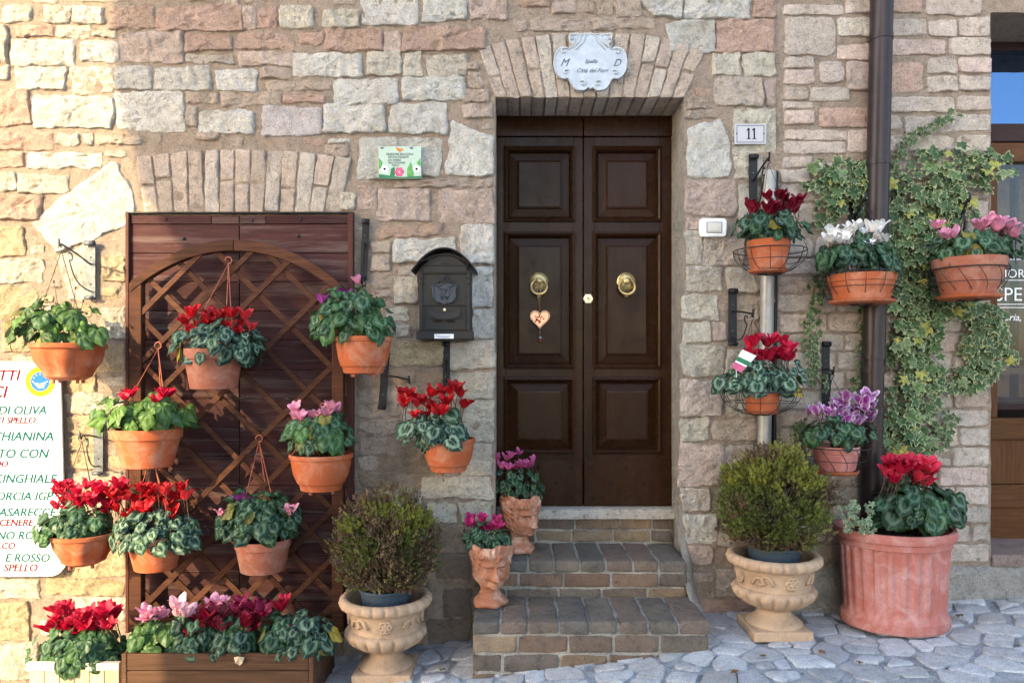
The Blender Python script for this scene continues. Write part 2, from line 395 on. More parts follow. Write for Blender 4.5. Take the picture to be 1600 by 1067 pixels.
def jit(c, a=0.10):
    k = 1 + rnd(-a, a)
    return tuple(max(0.01, min(0.9, x * k * (1 + rnd(-a * 0.12, a * 0.12)))) for x in c)

# ================================================================== THE SETTING: street
def street():
    xs = [-900, -300, -60, -12, -6, -4] + [-3 + 0.25 * i for i in range(31)] + [6, 9, 14, 60, 300, 900]
    ys = [-900, -300, -60, -12, -6, -4, -3, -2.4] + [-2 + 0.25 * i for i in range(10)] + [2, 12, 60, 300, 900]
    mb = MB()
    vs = [(x, y, ground_z(x) - 0.006 + 0.006 * nz3((x, y, 0), 3)) for y in ys for x in xs]
    k = len(xs)
    mb.add(vs, [(j * k + i, j * k + i + 1, (j + 1) * k + i + 1, (j + 1) * k + i) for j in range(len(ys) - 1) for i in range(k - 1)])
    g = mb.build('street', 'street_bed', smooth=1); g['kind'] = 'structure'
    # flat irregular paving stones: Voronoi cells, each its own piece
    rs = random.Random(5); sites = []
    x = -2.75
    while x < 3.45:
        y = -.98
        while y < 0.1:
            sites.append((x + rs.uniform(-.08, .08), y + rs.uniform(-.055, .055))); y += 0.112
        x += 0.15
    for a in sites:
        if not (-2.65 < a[0] < 3.35 and -.88 < a[1] < -0.03): continue
        poly = [(a[0] - .3, a[1] - .3), (a[0] + .3, a[1] - .3), (a[0] + .3, a[1] + .3), (a[0] - .3, a[1] + .3)]
        for b in sites:
            if b is a or abs(b[0] - a[0]) > .5 or abs(b[1] - a[1]) > .5: continue
            nx, ny = b[0] - a[0], b[1] - a[1]; mx_, my_ = (a[0] + b[0]) / 2, (a[1] + b[1]) / 2
            out = []
            for i in range(len(poly)):
                p0, p1 = poly[i], poly[(i + 1) % len(poly)]
                d0 = (p0[0] - mx_) * nx + (p0[1] - my_) * ny; d1 = (p1[0] - mx_) * nx + (p1[1] - my_) * ny
                if d0 <= 0: out.append(p0)
                if d0 * d1 < 0:
                    t_ = d0 / (d0 - d1); out.append((p0[0] + (p1[0] - p0[0]) * t_, p0[1] + (p1[1] - p0[1]) * t_))
            poly = out
            if len(poly) < 3: break
        if len(poly) < 3: continue
        s_ = rs.choice((rs.uniform(.55, .75), rs.uniform(.8, .95), rs.uniform(.85, .97)))
        poly = [(a[0] + (p[0] - a[0]) * s_, a[1] + (p[1] - a[1]) * s_) for p in poly]
        for _ in range(2):
            poly = [((p[0] * w0 + q[0] * (1 - w0)), (p[1] * w0 + q[1] * (1 - w0))) for p, q in zip(poly, poly[1:] + poly[:1]) for w0 in (.86, .14)]
        poly = [(p[0] + .022 * nz3((p[0], p[1], 0), 14), p[1] + .018 * nz3((p[0], p[1], 3), 14)) for p in poly]
        zc = ground_z(a[0]); n_ = len(poly); vs = []; h = rs.uniform(.000, .005)
        for sc, dz in ((1.03, -.02), (1.0, h * .8), (.97, h), (.45, h + .001)):
            for p in poly:
                X, Y = a[0] + (p[0] - a[0]) * sc, a[1] + (p[1] - a[1]) * sc
                vs.append((X - a[0], Y - a[1], ground_z(X) - zc + dz + .003 * nz3((X, Y, 1), 14)))
        vs.append((0, 0, h + .002))
        fs = [(r * n_ + i, r * n_ + (i + 1) % n_, (r + 1) * n_ + (i + 1) % n_, (r + 1) * n_ + i) for r in range(3) for i in range(n_)]
        fs += [(3 * n_ + i, 3 * n_ + (i + 1) % n_, 4 * n_) for i in range(n_)]
        c = rs.choice([(.82, .82, .83), (.90, .89, .88), (.72, .72, .73), (.80, .78, .76), (.78, .77, .77), (.76, .72, .68)])
        kf = rs.uniform(.8, 1.1)
        MB().add(vs, fs).build('paving_stone', 'cobble', g, smooth=1, loc=(a[0], a[1], zc), color=tuple(x_ * kf for x_ in c))
street()

# ================================================================== masonry pieces
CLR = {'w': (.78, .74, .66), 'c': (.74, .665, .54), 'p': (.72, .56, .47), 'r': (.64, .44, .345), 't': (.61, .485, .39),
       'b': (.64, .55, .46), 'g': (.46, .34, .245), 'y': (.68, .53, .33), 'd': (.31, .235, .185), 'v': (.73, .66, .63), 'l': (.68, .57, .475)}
def stone_mesh(poly, h=0.012, back=0.012, seed=0.0, wob=0.004, rough=0.004, corner=0.8, Y0=0.0):
    """poly: [(x, z)] in metres round its own centre -> rough-faced stone with rounded arrises"""
    pts = list(poly)
    w0 = corner
    pts = [(p[0] * w0 + q[0] * (1 - w0), p[1] * w0 + q[1] * (1 - w0)) for p, q in zip(pts, pts[1:] + pts[:1]) for w0 in (corner, 1 - corner)]
    out = []
    for p, q in zip(pts, pts[1:] + pts[:1]):
        d = math.hypot(q[0] - p[0], q[1] - p[1]); k = max(1, int(d / 0.012))
        out += [(p[0] + (q[0] - p[0]) * i / k, p[1] + (q[1] - p[1]) * i / k) for i in range(k)]
    out = [(x + wob * (nz3((x, z, 0), 14, seed) + .8 * nz3((x, z, 1), 40, seed)), z + wob * (nz3((x, z, 2), 14, seed) + .8 * nz3((x, z, 3), 40, seed))) for x, z in out]
    ar = sum(a[0] * b[1] - b[0] * a[1] for a, b in zip(out, out[1:] + out[:1]))
    if ar < 0: out = out[::-1]
    n_ = len(out); ex = max(abs(x) for x, z in out); ez = max(abs(z) for x, z in out); m_ = min(ex, ez)
    e1 = min(.2, .0025 / max(m_, .01)); e2 = min(.4, .007 / max(m_, .01))
    vs = []
    tilt = (rnd(-.03, .03), rnd(-.06, .06))
    k_ = max(2, min(8, int(m_ / .009)))
    rings = [(1.0, back), (1.0, -h * .25), (1 - e1, -h * .85)] + [((1 - e2) * (1 - i / k_), -h) for i in range(k_)]
    n_r = len(rings)
    for i, (sc, y) in enumerate(rings):
        for x, z in out:
            X, Z = x * sc, z * sc
            if i > 1:
                amp = rough * (0.5 if i == 2 else 1.0)
                r1 = 1 - 2.4 * abs(nz3((X, Z, 5), 17, seed)); r2 = 1 - 2.4 * abs(nz3((X, Z, 6), 38, seed))
                yy = y - amp * (r1 * .9 + r2 * .6 + 1.1 * nz3((X, Z, 7), 9, seed) - .5) + tilt[0] * X + tilt[1] * Z
                yy = min(yy, -.001)
            else: yy = y
            vs.append((X, Y0 + yy, Z))
    vs.append((0, Y0 - h, 0))
    fs = [(r * n_ + i, r * n_ + (i + 1) % n_, (r + 1) * n_ + (i + 1) % n_, (r + 1) * n_ + i) for r in range(n_r - 1) for i in range(n_)]
    fs += [((n_r - 1) * n_ + i, (n_r - 1) * n_ + (i + 1) % n_, n_r * n_) for i in range(n_)]
    return MB().add(vs, fs)
def px_stone(name, poly_px, colr, parent, mat='stone', **kw):
    pts = [(WX(x), WZ(y)) for x, y in poly_px]
    cx = sum(p[0] for p in pts) / len(pts); cz = sum(p[1] for p in pts) / len(pts)
    mb = stone_mesh([(p[0] - cx, p[1] - cz) for p in pts], seed=rnd(0, 90), **kw)
    return mb.build(name, mat, parent, smooth=38, loc=(cx, 0, cz), color=jit(CLR[colr]))
def rect(x0, y0, x1, y1, j=2.0):
    return [(x0 + rnd(-j, j), y0 + rnd(-j, j)), (x1 + rnd(-j, j), y0 + rnd(-j, j)), (x1 + rnd(-j, j), y1 + rnd(-j, j)), (x0 + rnd(-j, j), y1 + rnd(-j, j))]

class Occ:
    def __init__(s, x0, y0, x1, y1): s.x0, s.y0 = x0, y0; s.a = np.zeros((int((y1 - y0) // 2), int((x1 - x0) // 2)), bool)
    def ix(s, x0, y0, x1, y1):
        cl = lambda v, o, n_: max(0, min(n_, int((v - o) // 2)))
        return slice(cl(y0, s.y0, s.a.shape[0]), cl(y1, s.y0, s.a.shape[0])), slice(cl(x0, s.x0, s.a.shape[1]), cl(x1, s.x0, s.a.shape[1]))
    def mark(s, poly):
        xs = [p[0] for p in poly]; ys = [p[1] for p in poly]
        sy, sx = s.ix(min(xs), min(ys), max(xs) + 2, max(ys) + 2)
        yy, xx = np.mgrid[sy, sx]; X = xx * 2 + s.x0 + 1; Y = yy * 2 + s.y0 + 1
        ins = np.zeros(X.shape, bool); k = len(poly)
        for i in range(k):
            (ax, ay), (bx, by) = poly[i], poly[(i + 1) % k]
            if ay == by: continue
            c = ((ay > Y) != (by > Y)) & (X < (bx - ax) * (Y - ay) / (by - ay) + ax)
            ins ^= c
        s.a[sy, sx] |= ins
    def free(s, x0, y0, x1, y1): return not s.a[s.ix(x0, y0, x1, y1)].any()

def mortar_sheet(parent, name, x0, x1, z0, z1, holes, mat='mortar', step=0.02, Y0=0.001):
    def lines(a, b, cuts):
        c = sorted({a, b} | {x for x in cuts if a < x < b}); out = []
        for p, q in zip(c, c[1:]):
            k = max(1, int(round((q - p) / step))); out += [p + (q - p) * i / k for i in range(k)]
        return out + [b]
    xs = lines(x0, x1, [h[i] for h in holes for i in (0, 1)]); zs = lines(z0, z1, [h[i] for h in holes for i in (2, 3)])
    vs = [(x, Y0 + .004 * nz3((x, 0, z), 5) + .006 * nz3((x, 0, z), 19, 4), z) for z in zs for x in xs]
    k = len(xs); fs = []
    for j in range(len(zs) - 1):
        for i in range(k - 1):
            cx, cz = (xs[i] + xs[i + 1]) / 2, (zs[j] + zs[j + 1]) / 2
            if any(h[0] < cx < h[1] and h[2] < cz < h[3] for h in holes): continue
            fs.append((j * k + i, j * k + i + 1, (j + 1) * k + i + 1, (j + 1) * k + i))
    return MB().add(vs, fs).build(name, mat, parent, smooth=1)

# ------------------------------------------------------------------ the stone house
house = thing('stone_house', 'old stone house front with brown double door and patchwork of pale and pink stones', 'house')
DX0, DX1, DZ0, DZ1 = -0.083, 0.862, 0.553, 2.838
XJ = WX(1214)
mortar_sheet(house, 'wall', -3.6, XJ + .03, -0.9, 4.2, [(DX0, DX1, -0.9, DZ1)])
occ = Occ(-300, -300, 1300, 1300)
occ.mark([(772, 150), (1071, 150), (1071, 1100), (772, 1100)])
occ.mark([(200, 332), (556, 332), (556, 1100), (200, 1100)])
occ.mark([(1214, -300), (1300, -300), (1300, 1300), (1214, 1300)])
# arch bricks over the old boarded opening and over the door (each reaches into the wall)
def fan(n_, top, bot, colrs, deep):
    for i in range(n_):
        a, b = i / n_, (i + 1) / n_
        def at(f, t_):
            k = t_ * (len(f) - 1); q = min(int(k), len(f) - 2); u = k - q
            return (f[q][0] + (f[q + 1][0] - f[q][0]) * u, f[q][1] + (f[q + 1][1] - f[q][1]) * u)
        g_ = 0.05 / n_
        tl, tr_, bl, br = at(top, a + g_), at(top, b - g_), at(bot, a + g_), at(bot, b - g_)
        j = lambda p: (p[0] + rnd(-1, 1), p[1] + rnd(-1.5, 1.5))
        occ.mark([(tl[0] - 4, tl[1] - 4), (tr_[0] + 4, tr_[1] - 4), br, bl])
        if rnd(0, 1) < 0.5:
            f = rnd(.42, .6)
            ml = (tl[0] + (bl[0] - tl[0]) * f, tl[1] + (bl[1] - tl[1]) * f); mr = (tr_[0] + (br[0] - tr_[0]) * f, tr_[1] + (br[1] - tr_[1]) * f)
            e = 2.0
            px_stone('brick', [j(tl), j(tr_), (mr[0], mr[1] - e), (ml[0], ml[1] - e)], random.choice(colrs), house, 'brick', h=.007, rough=.004, back=deep, corner=.95)
            px_stone('brick', [(ml[0], ml[1] + e), (mr[0], mr[1] + e), br, bl], random.choice(colrs), house, 'brick', h=.007, rough=.004, back=deep, corner=.95)
        else:
            px_stone('brick', [j(tl), j(tr_), br, bl], random.choice(colrs), house, 'brick', h=.007, rough=.004, back=deep, corner=.95)
fan(13, [(210, 246), (300, 236), (380, 233), (460, 236), (552, 248)], [(226, 333), (530, 333)], 'tttb', .012)
fan(15, [(746, 78), (800, 62), (860, 54), (923, 51), (985, 53), (1045, 62), (1102, 80)], [(773, 152.5), (1070, 152.5)], 'tttb', .27)

ST = """565 0 655 39 w|658 0 728 35 w|735 0 797 33 p|810 -6 860 12 r|172 10 243 46 r|246 10 378 47 r|379 11 400 46 p|402 13 433 48 r|436 10 490 46 c|503 16 562 45 c
862 2 899 23 t|901 1 929 23 t|931 1 957 23 t|960 1 1003 26 t|800 31 823 51 t|825 29 922 48 t|925 28 1023 48 t|1070 -4 1172 31 w|1175 -4 1211 30 r
2 8 50 36 c|69 9 111 38 c|113 10 161 40 c|25 41 85 58 r|88 41 140 60 c|142 46 184 58 c|-14 38 13 100 c|16 61 115 104 w|126 63 184 97 w|186 52 287 98 p|290 54 367 81 r|370 54 460 78 r
508 46 598 82 r|600 50 625 80 p|630 41 760 80 r|290 86 317 100 b|320 86 366 101 b|373 82 457 102 p|460 82 566 121 w|572 82 627 120 c|630 83 659 120 c|668 86 733 120 c
1041 33 1119 81 w|1121 33 1209 82 r|1112 84 1156 120 c|1160 84 1212 120 c|-20 105 14 127 c|27 105 105 143 w|112 106 176 145 c|179 105 237 140 w|242 105 331 142 w|335 107 403 143 w|407 106 455 123 t|418 125 520 143 t
524 122 624 162 w|627 122 726 156 w|731 97 748 112 t|731 114 753 137 t|724 139 766 162 t|723 164 770 186 t|1115 123 1190 166 l|1193 122 1212 165 p|1074 156 1112 170 t
290 145 324 163 t|326 145 342 163 t|344 144 440 166 t|442 147 508 159 r|-20 140 47 200 r|52 150 177 203 w|183 143 287 205 w|290 168 307 200 b|312 171 401 209 w|408 166 502 212 v|507 165 603 210 w|609 160 698 210 w
-20 205 85 233 r|90 210 125 228 c|128 209 147 227 c|150 208 222 226 t|306 206 343 218 t|513 217 546 224 w|508 226 547 245 t|45 236 160 265 w|165 236 198 245 c|-20 240 42 264 r|30 271 110 303 c|-20 270 26 300 c|-20 306 65 344 r
560 217 690 279 w|617 281 715 293 t|717 279 771 295 t|559 290 587 326 p|590 295 675 346 p|685 297 771 350 p|531 303 556 330 c|558 262 586 286 t
595 352 690 369 r|615 373 713 413 w|718 352 772 414 w|580 377 612 397 t|580 400 612 424 t|580 427 612 450 t|580 453 608 466 t|616 432 655 476 c|737 417 772 480 w|737 483 772 528 w|603 480 638 503 c|616 506 642 526 c
600 532 694 572 y|704 532 772 578 c|603 576 646 602 g|650 575 700 602 g|704 582 771 622 c|560 585 600 604 t|562 607 590 628 t|592 607 640 628 t|560 632 622 653 t|722 625 771 690 c|560 656 588 682 t|590 656 620 680 t|560 685 618 710 t
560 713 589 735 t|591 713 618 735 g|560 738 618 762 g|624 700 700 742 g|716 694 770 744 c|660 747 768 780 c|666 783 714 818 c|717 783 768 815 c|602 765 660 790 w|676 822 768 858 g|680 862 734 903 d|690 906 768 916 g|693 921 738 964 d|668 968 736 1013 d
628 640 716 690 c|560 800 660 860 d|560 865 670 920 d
1073 174 1120 186 t|1143 172 1211 241 c|1146 244 1192 280 c|1070 282 1150 338 p|1154 290 1208 342 c|1072 341 1094 356 p|1070 360 1095 414 c|1097 372 1162 414 l|1068 417 1130 457 c|1134 416 1190 456 c|1066 461 1122 500 c|1148 460 1190 500 t
1066 503 1111 536 c|1113 503 1136 535 p|1064 539 1130 588 c|1133 546 1162 586 c|1064 592 1128 650 l|1131 592 1186 650 c|1062 653 1108 689 c|1110 656 1186 690 t|1061 692 1128 758 p|1064 761 1108 798 c|1070 803 1120 848 w|1066 851 1112 880 p|1131 694 1210 756 l|1125 762 1211 800 c|1120 885 1211 930 l
-60 355 40 400 y|0 405 72 445 c|-40 450 60 500 y|4 505 90 550 y|112 540 196 580 y|108 585 150 612 y|108 650 150 676 y|108 680 150 704 y|108 708 150 732 y|108 736 196 760 c|-40 905 62 935 c|70 904 196 930 y|-30 940 48 1000 y|160 480 198 530 c|104 612 196 645 c|160 400 198 440 y|112 862 198 900 y|110 934 198 970 c|2 1005 60 1060 c"""
stones = []
for rec in ST.replace('\n', '|').split('|'):
    q = rec.split(); x0, y0, x1, y1 = map(float, q[:4]); stones.append((rect(x0, y0, x1, y1, 3.2 if x1 - x0 > 60 else 2.0), q[4]))
stones += [([(995, -8), (1066, -6), (1066, 31), (1022, 27), (1006, 12)], 'w'), ([(705, 189), (771, 215), (771, 276), (695, 274)], 'w'),
           ([(180, 250), (203, 288), (210, 328), (200, 352), (90, 396), (50, 352), (96, 308)], 'w'),
           ([(1076, 199), (1127, 184), (1139, 220), (1142, 270), (1136, 278), (1074, 278)], 'w'),
           ([(466, 52), (508, 49), (506, 68), (470, 72)], 'r'), ([(90, 402), (146, 376), (150, 470), (112, 470)], 'c')]
for poly, c in stones:
    occ.mark(poly)
    area = abs(sum(a[0] * b[1] - b[0] * a[1] for a, b in zip(poly, poly[1:] + poly[:1]))) / 2
    big = area > 1500 and c not in 'tg'
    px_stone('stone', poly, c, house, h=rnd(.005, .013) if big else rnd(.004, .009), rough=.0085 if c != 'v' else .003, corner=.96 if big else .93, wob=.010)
# fillers in the gaps and beyond the frame
nf = 0
for (fw, fh), tries in (((95, 42), 1500), ((70, 30), 2200), ((52, 24), 3000), ((38, 20), 3500), ((28, 15), 4000), ((20, 11), 4500)):
    for _ in range(tries):
        ww, hh = fw * rnd(.8, 1.25), fh * rnd(.8, 1.2); x, y = rnd(-280, 1212 - ww), rnd(-250, 1180 - hh)
        y = round(y / 6) * 6
        if x < 0 and ww < 60: continue
        if y < -30 and ww < 60: continue
        if not occ.free(x - 3, y - 3, x + ww + 3, y + hh + 3): continue
        pl = rect(x, y, x + ww, y + hh, min(3, hh * .12)); occ.mark(pl)
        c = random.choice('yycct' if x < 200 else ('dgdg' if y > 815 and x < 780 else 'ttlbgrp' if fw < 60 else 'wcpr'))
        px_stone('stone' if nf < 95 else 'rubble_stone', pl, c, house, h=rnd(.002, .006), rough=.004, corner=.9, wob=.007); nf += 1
# reveal of the door opening
for nm, a in (('reveal', (DX1, DX1 + .10, .006, .42, .50, DZ1 + .1)), ('reveal', (DX0 - .10, DX0, .006, .42, .50, DZ1 + .1))):
    MB().box(*a).build(nm, 'plaster', house)
MB().box(DX0 + .001, DX1 - .001, .006, .42, DZ1 + .004, DZ1 + .1).build('lintel', 'mortar', house)

# ---- double door
DY = 0.29
def D(px, py): return WX(px, DY), WZ(py, DY)
door = thing('door', '', ''); del door['label'], door['category']; door.parent = house
def ring_loft(rects, mb, y_list):
    """rects nested (x0,x1,z0,z1) with a depth each; fills the last"""
    vs = []; fs = []
    for (x0, x1, z0, z1), y in zip(rects, y_list): vs += [(x0, y, z0), (x1, y, z0), (x1, y, z1), (x0, y, z1)]
    for r in range(len(rects) - 1):
        for i in range(4):
            j = (i + 1) % 4; fs.append((r * 4 + i, r * 4 + j, r * 4 + 4 + j, r * 4 + 4 + i))
    return mb.add(vs, fs), len(rects)
def inset(r, d): return (r[0] + d, r[1] - d, r[2] + d, r[3] - d)
MB().box(DX0 - .05, DX1 + .05, DY + .045, DY + .09, .70, 2.9).build('backing', 'door_wood', door)
zt, zb = WZ(215, DY), WZ(790.5, DY)
MB().box(DX0, WX(910.5, DY), DY - .012, DY + .04, zt + .003, DZ1).build('head_rail', 'door_wood', door, bevel=.003)
MB().box(WX(912, DY), DX1, DY - .012, DY + .04, zt + .003, DZ1).build('head_rail', 'door_wood', door, bevel=.003)
for (lx0, lx1, panels, kick) in ((DX0, WX(910.5, DY), [(790, 232, 896, 344), (790, 365, 896, 573), (792, 592, 897, 706)], (775, 720, 908, 790)),
                                (WX(912, DY), DX1, [(929, 232, 1033, 344), (929, 365, 1031, 573), (928, 592, 1028, 706)], (909, 720, 1046, 790))):
    # stiles and rails
    prs = [(WX(a, DY), WX(c, DY), WZ(d, DY), WZ(b, DY)) for a, b, c, d in panels]
    pl, pr = prs[1][0], prs[1][1]
    for a, b in ((lx0, pl), (pr, lx1)): MB().box(a + .0005, b - .0005, DY, DY + .044, zb + .001, zt).build('stile', 'door_wood', door, bevel=.002)
    edges = [zt, prs[0][3], prs[0][2], prs[1][3], prs[1][2], prs[2][3], prs[2][2], zb + .001]
    for a, b in zip(edges[0::2], edges[1::2]): MB().box(pl, pr, DY + .0012, DY + .044, b, a).build('rail', 'door_wood', door)
    for k, r in enumerate(prs):
        mb = MB(); r0 = (pl, pr, r[2], r[3])
        rr = [inset(r0, d) for d in (-.012, -.010, .002, .010, .018, .024)]
        ring_loft(rr, mb, [DY + .002, DY - .010, DY - .014, DY - .008, DY + .004, DY + .022])
        mb.build('moulding', 'door_wood', door)
        mb = MB(); rr = [inset(r0, d) for d in (.020, .062, .064, .074)]
        ring_loft(rr, mb, [DY + .020, DY + .014 if k < 2 else DY + .004, DY + .008 if k < 2 else DY, DY + .005 if k < 2 else DY - .001])
        o = len(mb.v); mb.f.append((o - 4, o - 3, o - 2, o - 1)); mb.m.append(0)
        mb.build('panel', 'door_wood', door)
    MB().box(lx0 + .003, lx1 - .003, DY - .010, DY - .0005, WZ(789, DY), WZ(719, DY)).build('kick_board', 'door_wood', door, bevel=.002)
    for r_, yy in enumerate((730, 754, 777)):
        for k in range(3 if r_ != 1 else 2):
            px = kick[0] + (kick[2] - kick[0]) * ((.12 + .38 * k) if r_ != 1 else (.33 + .38 * k))
            MB().lathe([(.008, 0), (.0075, .004), (.004, .007), (.0005, .008)], 10).build('stud', 'iron', door, smooth=1).matrix_local = Matrix.Translation((WX(px, DY), DY - .010, WZ(yy, DY))) @ Matrix.Rotation(math.radians(90), 4, 'X')
RX90 = Matrix.Rotation(math.radians(90), 4, 'X')
for kx in (842, 979):
    mb = MB()
    mb.lathe([(.050, 0), (.050, .004), (.044, .008), (.040, .006), (.034, .009), (.016, .012), (.015, .030), (.019, .034), (.019, .040), (.012, .046), (.0005, .048)], 32)
    an = [2 * math.pi * i / 28 for i in range(28)]
    mb.tube([(.042 * math.sin(a), -.030 + .040 * math.cos(a) , .026 + .012 * (1 - math.cos(a)) * .5) for a in an], [.0058 + .003 * (1 - math.cos(a)) / 2 for a in an], 10, True)
    mb.lathe([(.014, 0), (.014, .012), (.009, .018), (.0005, .02)], 14, c=(0, -.074, 0))
    k = mb.build('knocker', 'brass', door, smooth=35); k.matrix_local = Matrix.Translation((WX(kx, DY - .01), DY + .004, WZ(440, DY - .01))) @ RX90
mb = MB(); mb.lathe([(.030, 0), (.030, .006), (.024, .010), (.0005, .0105)], 6)
lk = mb.build('lock', 'lock_brass', door); lk.matrix_local = Matrix.Translation((WX(919, DY), DY - .001, WZ(467, DY))) @ RX90
mb = MB(); mb.lathe([(.011, 0), (.011, .003), (.0005, .0035)], 16)
kh = mb.build('lock_barrel', 'brass', door); kh.matrix_local = Matrix.Translation((WX(919, DY), DY - .0118, WZ(467, DY))) @ RX90
MB().box(-.0012, .0012, 0, .001, -.006, .006).build('key_slot', 'ink_black', door, loc=(WX(919, DY), DY - .0165, WZ(467, DY)))
# threshold
mb = MB(); zt2 = WZ(793, .25)
prof = [(.20, zt2 - .050), (.20, zt2 - .012), (.204, zt2 - .004), (.212, zt2), (.40, zt2)]
vs = []
for i in range(25):
    x = DX0 + .002 + (DX1 - DX0 - .004) * i / 24
    vs += [(x, y + .0015 * nz3((x, z, 0), 12), z + .001 * nz3((x, y, 3), 12)) for y, z in prof]
mb.add(vs, [(i * 5 + j, (i + 1) * 5 + j, (i + 1) * 5 + j + 1, i * 5 + j + 1) for i in range(24) for j in range(4)])
mb.build('threshold', 'granite', house, smooth=40)

# ---- boarded double shutter on the left
sh = thing('boarded_shutter', '', ''); del sh['label'], sh['category']; sh.parent = house
ys = [352, 397, 441, 487, 532, 578, 623, 668, 713, 758, 803, 848, 893, 938, 985]
for a, b in zip(ys, ys[1:]):
    for x0, x1 in ((207, 375.4), (376.8, 545)):
        d = rnd(-.002, .002)
        MB().box(WX(x0), WX(x1), -.016 + d, .02, WZ(b - .8), WZ(a)).build('plank', 'panel_wood', sh, bevel=.003)
for x0, x1 in ((207, 332), (333, 375.4), (376.8, 417), (418, 545)):
    MB().box(WX(x0), WX(x1), -.020, .02, WZ(351), WZ(338)).build('plank', 'panel_wood', sh, bevel=.002)
for x0, x1 in ((201, 206.4), (545.6, 554)):
    MB().box(WX(x0), WX(x1), -.034, .02, WZ(985), WZ(335.5)).build('frame', 'frame_wood', sh, bevel=.003)
MB().box(WX(201), WX(554), -.030, .02, WZ(335), WZ(333)).build('capping', 'iron', sh)
for px, py in ((290, 374), (262, 344), (468, 370), (396, 346), (472, 344)):
    MB().lathe([(.009, 0), (.008, .004), (.0005, .006)], 10).build('bolt', 'iron', sh, smooth=1).matrix_local = Matrix.Translation((WX(px), -.018, WZ(py))) @ RX90

# ------------------------------------------------------------------ brick house with the shop front on the right
bh = thing('brick_house', 'pale brick neighbouring house with dark shop window at the right edge', 'house')
SX0, SZT, SZB = WX(1548), WZ(20), WZ(866)
mortar_sheet(bh, 'wall', XJ, 5.2, -0.5, 4.2, [(SX0, 3.9, SZB, SZT)], Y0=.0)
occ = Occ(1200, -300, 2400, 1200)
BR = """1225 8 1318 24 l|1320 -4 1362 22 l|1225 28 1304 88 b|1308 28 1362 57 c|1308 70 1362 95 p|1225 91 1272 107 l|1225 110 1272 132 p|1280 96 1318 130 l|1321 97 1362 142 p|1225 137 1262 157 t|1265 137 1326 160 b|1225 161 1270 170 l|1225 174 1271 196 p|1280 169 1362 200 r|1225 203 1321 219 l|1225 222 1320 242 l|1325 203 1362 240 p|1222 246 1270 262 l|1275 254 1310 276 p|1218 266 1266 286 l|1218 290 1293 314 b|1218 318 1276 350 b
1366 -4 1440 20 r|1445 -4 1535 25 l|1366 30 1448 57 l|1450 32 1495 57 l|1498 28 1547 57 l|1366 62 1478 87 p|1482 60 1547 86 l|1366 98 1441 145 r|1448 91 1495 116 l|1498 89 1547 115 p|1448 119 1496 145 l|1499 119 1547 143 l|1366 152 1490 176 l|1495 150 1547 175 l|1366 181 1408 204 b|1411 182 1462 207 b|1465 180 1547 206 b|1366 212 1490 237 l|1495 212 1547 237 l"""
for rec in BR.replace('\n', '|').split('|'):
    q = rec.split(); x0, y0, x1, y1 = map(float, q[:4]); poly = rect(x0, y0, x1, y1, 1.2); occ.mark(poly)
    px_stone('brick', poly, q[4], bh, 'brick', h=rnd(.006, .011), rough=.004, corner=.92, wob=.006)
occ.mark([(1548, 18), (2016, 18), (2016, 868), (1548, 868)])
occ.mark([(1214, 882), (2400, 882), (2400, 1200), (1214, 1200)])
y = -120.0; nb = 0
while y < 880:
    hh = rnd(23, 29)
    x = 1221.0 if y < 300 else rnd(1216, 1220)
    while x < (1800 if y < 10 else 1548):
        ww = rnd(48, 104)
        if x < 1547 < x + ww + 26 and y > 0: ww = 1547 - x
        if x + ww > 1548 and x < 2016 and 18 < y + hh and y < 868: x = max(x, 1548) + ww + 3; continue
        if occ.free(x + 2, y + 1, x + ww - 2, y + hh - 1):
            poly = rect(x, y, x + ww - 3, y + hh, 1.2); occ.mark(poly)
            if nb < 250: px_stone('brick', poly, random.choice('llblbtpl'), bh, 'brick', h=rnd(.005, .011), rough=.004, corner=.93, wob=.006)
            nb += 1
        x += ww + 1
    y += hh + 3.4
# rough plastered foot of the wall
mb = MB(); xs = [XJ - .02 + .05 * i for i in range(75)]; zs = [0.0, .05, .1, .15, .2, .25, .3, .35, .40, .44, .47, .5]
def foot_y(x, z): return -.035 - .03 * (1 - min(1, z / .5)) + .012 * nz3((x, 0, z), 7) + .006 * nz3((x, 0, z), 22)
vs = [(x, foot_y(x, z) if z < .499 else .01, z + (.012 * nz3((x, 3, 0), 8) if z > .4 else 0)) for z in zs for x in xs]; k = len(xs)
mb.add(vs, [(j * k + i, j * k + i + 1, (j + 1) * k + i + 1, (j + 1) * k + i) for j in range(len(zs) - 1) for i in range(k - 1)])
mb.build('plinth', 'plaster', bh, smooth=1)
# shop front
SY = .35
MB().box(SX0 - .12, SX0, .006, .6, SZB - .1, SZT + .1).build('reveal', 'plaster', bh)
MB().box(SX0 + .001, 3.899, .006, .6, SZT + .002, SZT + .12).build('lintel', 'mortar', bh)
MB().box(3.9, 4.02, .006, .6, SZB - .1, SZT + .1).build('reveal', 'plaster', bh)
MB().box(SX0 + .001, 3.899, -.012, .6, SZB - .06, SZB + .0).build('sill', 'stone', bh, bevel=.006, color=(.45, .33, .29))
shop = thing('shop_window', '', ''); del shop['label'], shop['category']; shop.parent = bh
def sb(name, x0, x1, py1, py0, y0, y1, mat, bev=.004):
    return MB().box(x0, x1, y0, y1, WZ(py1, SY), WZ(py0, SY)).build(name, mat, shop, bevel=bev)
sb('top_rail', SX0, 3.9, 80, 60, SY - .01, SY + .06, 'frame_dark')
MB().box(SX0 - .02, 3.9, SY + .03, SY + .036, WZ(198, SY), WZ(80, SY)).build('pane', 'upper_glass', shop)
sb('transom', SX0, 3.9, 224, 196, SY - .03, SY + .06, 'frame_dark')
sb('lower_head', SX0, 3.9, 254, 224.5, SY - .02, SY + .06, 'oak')
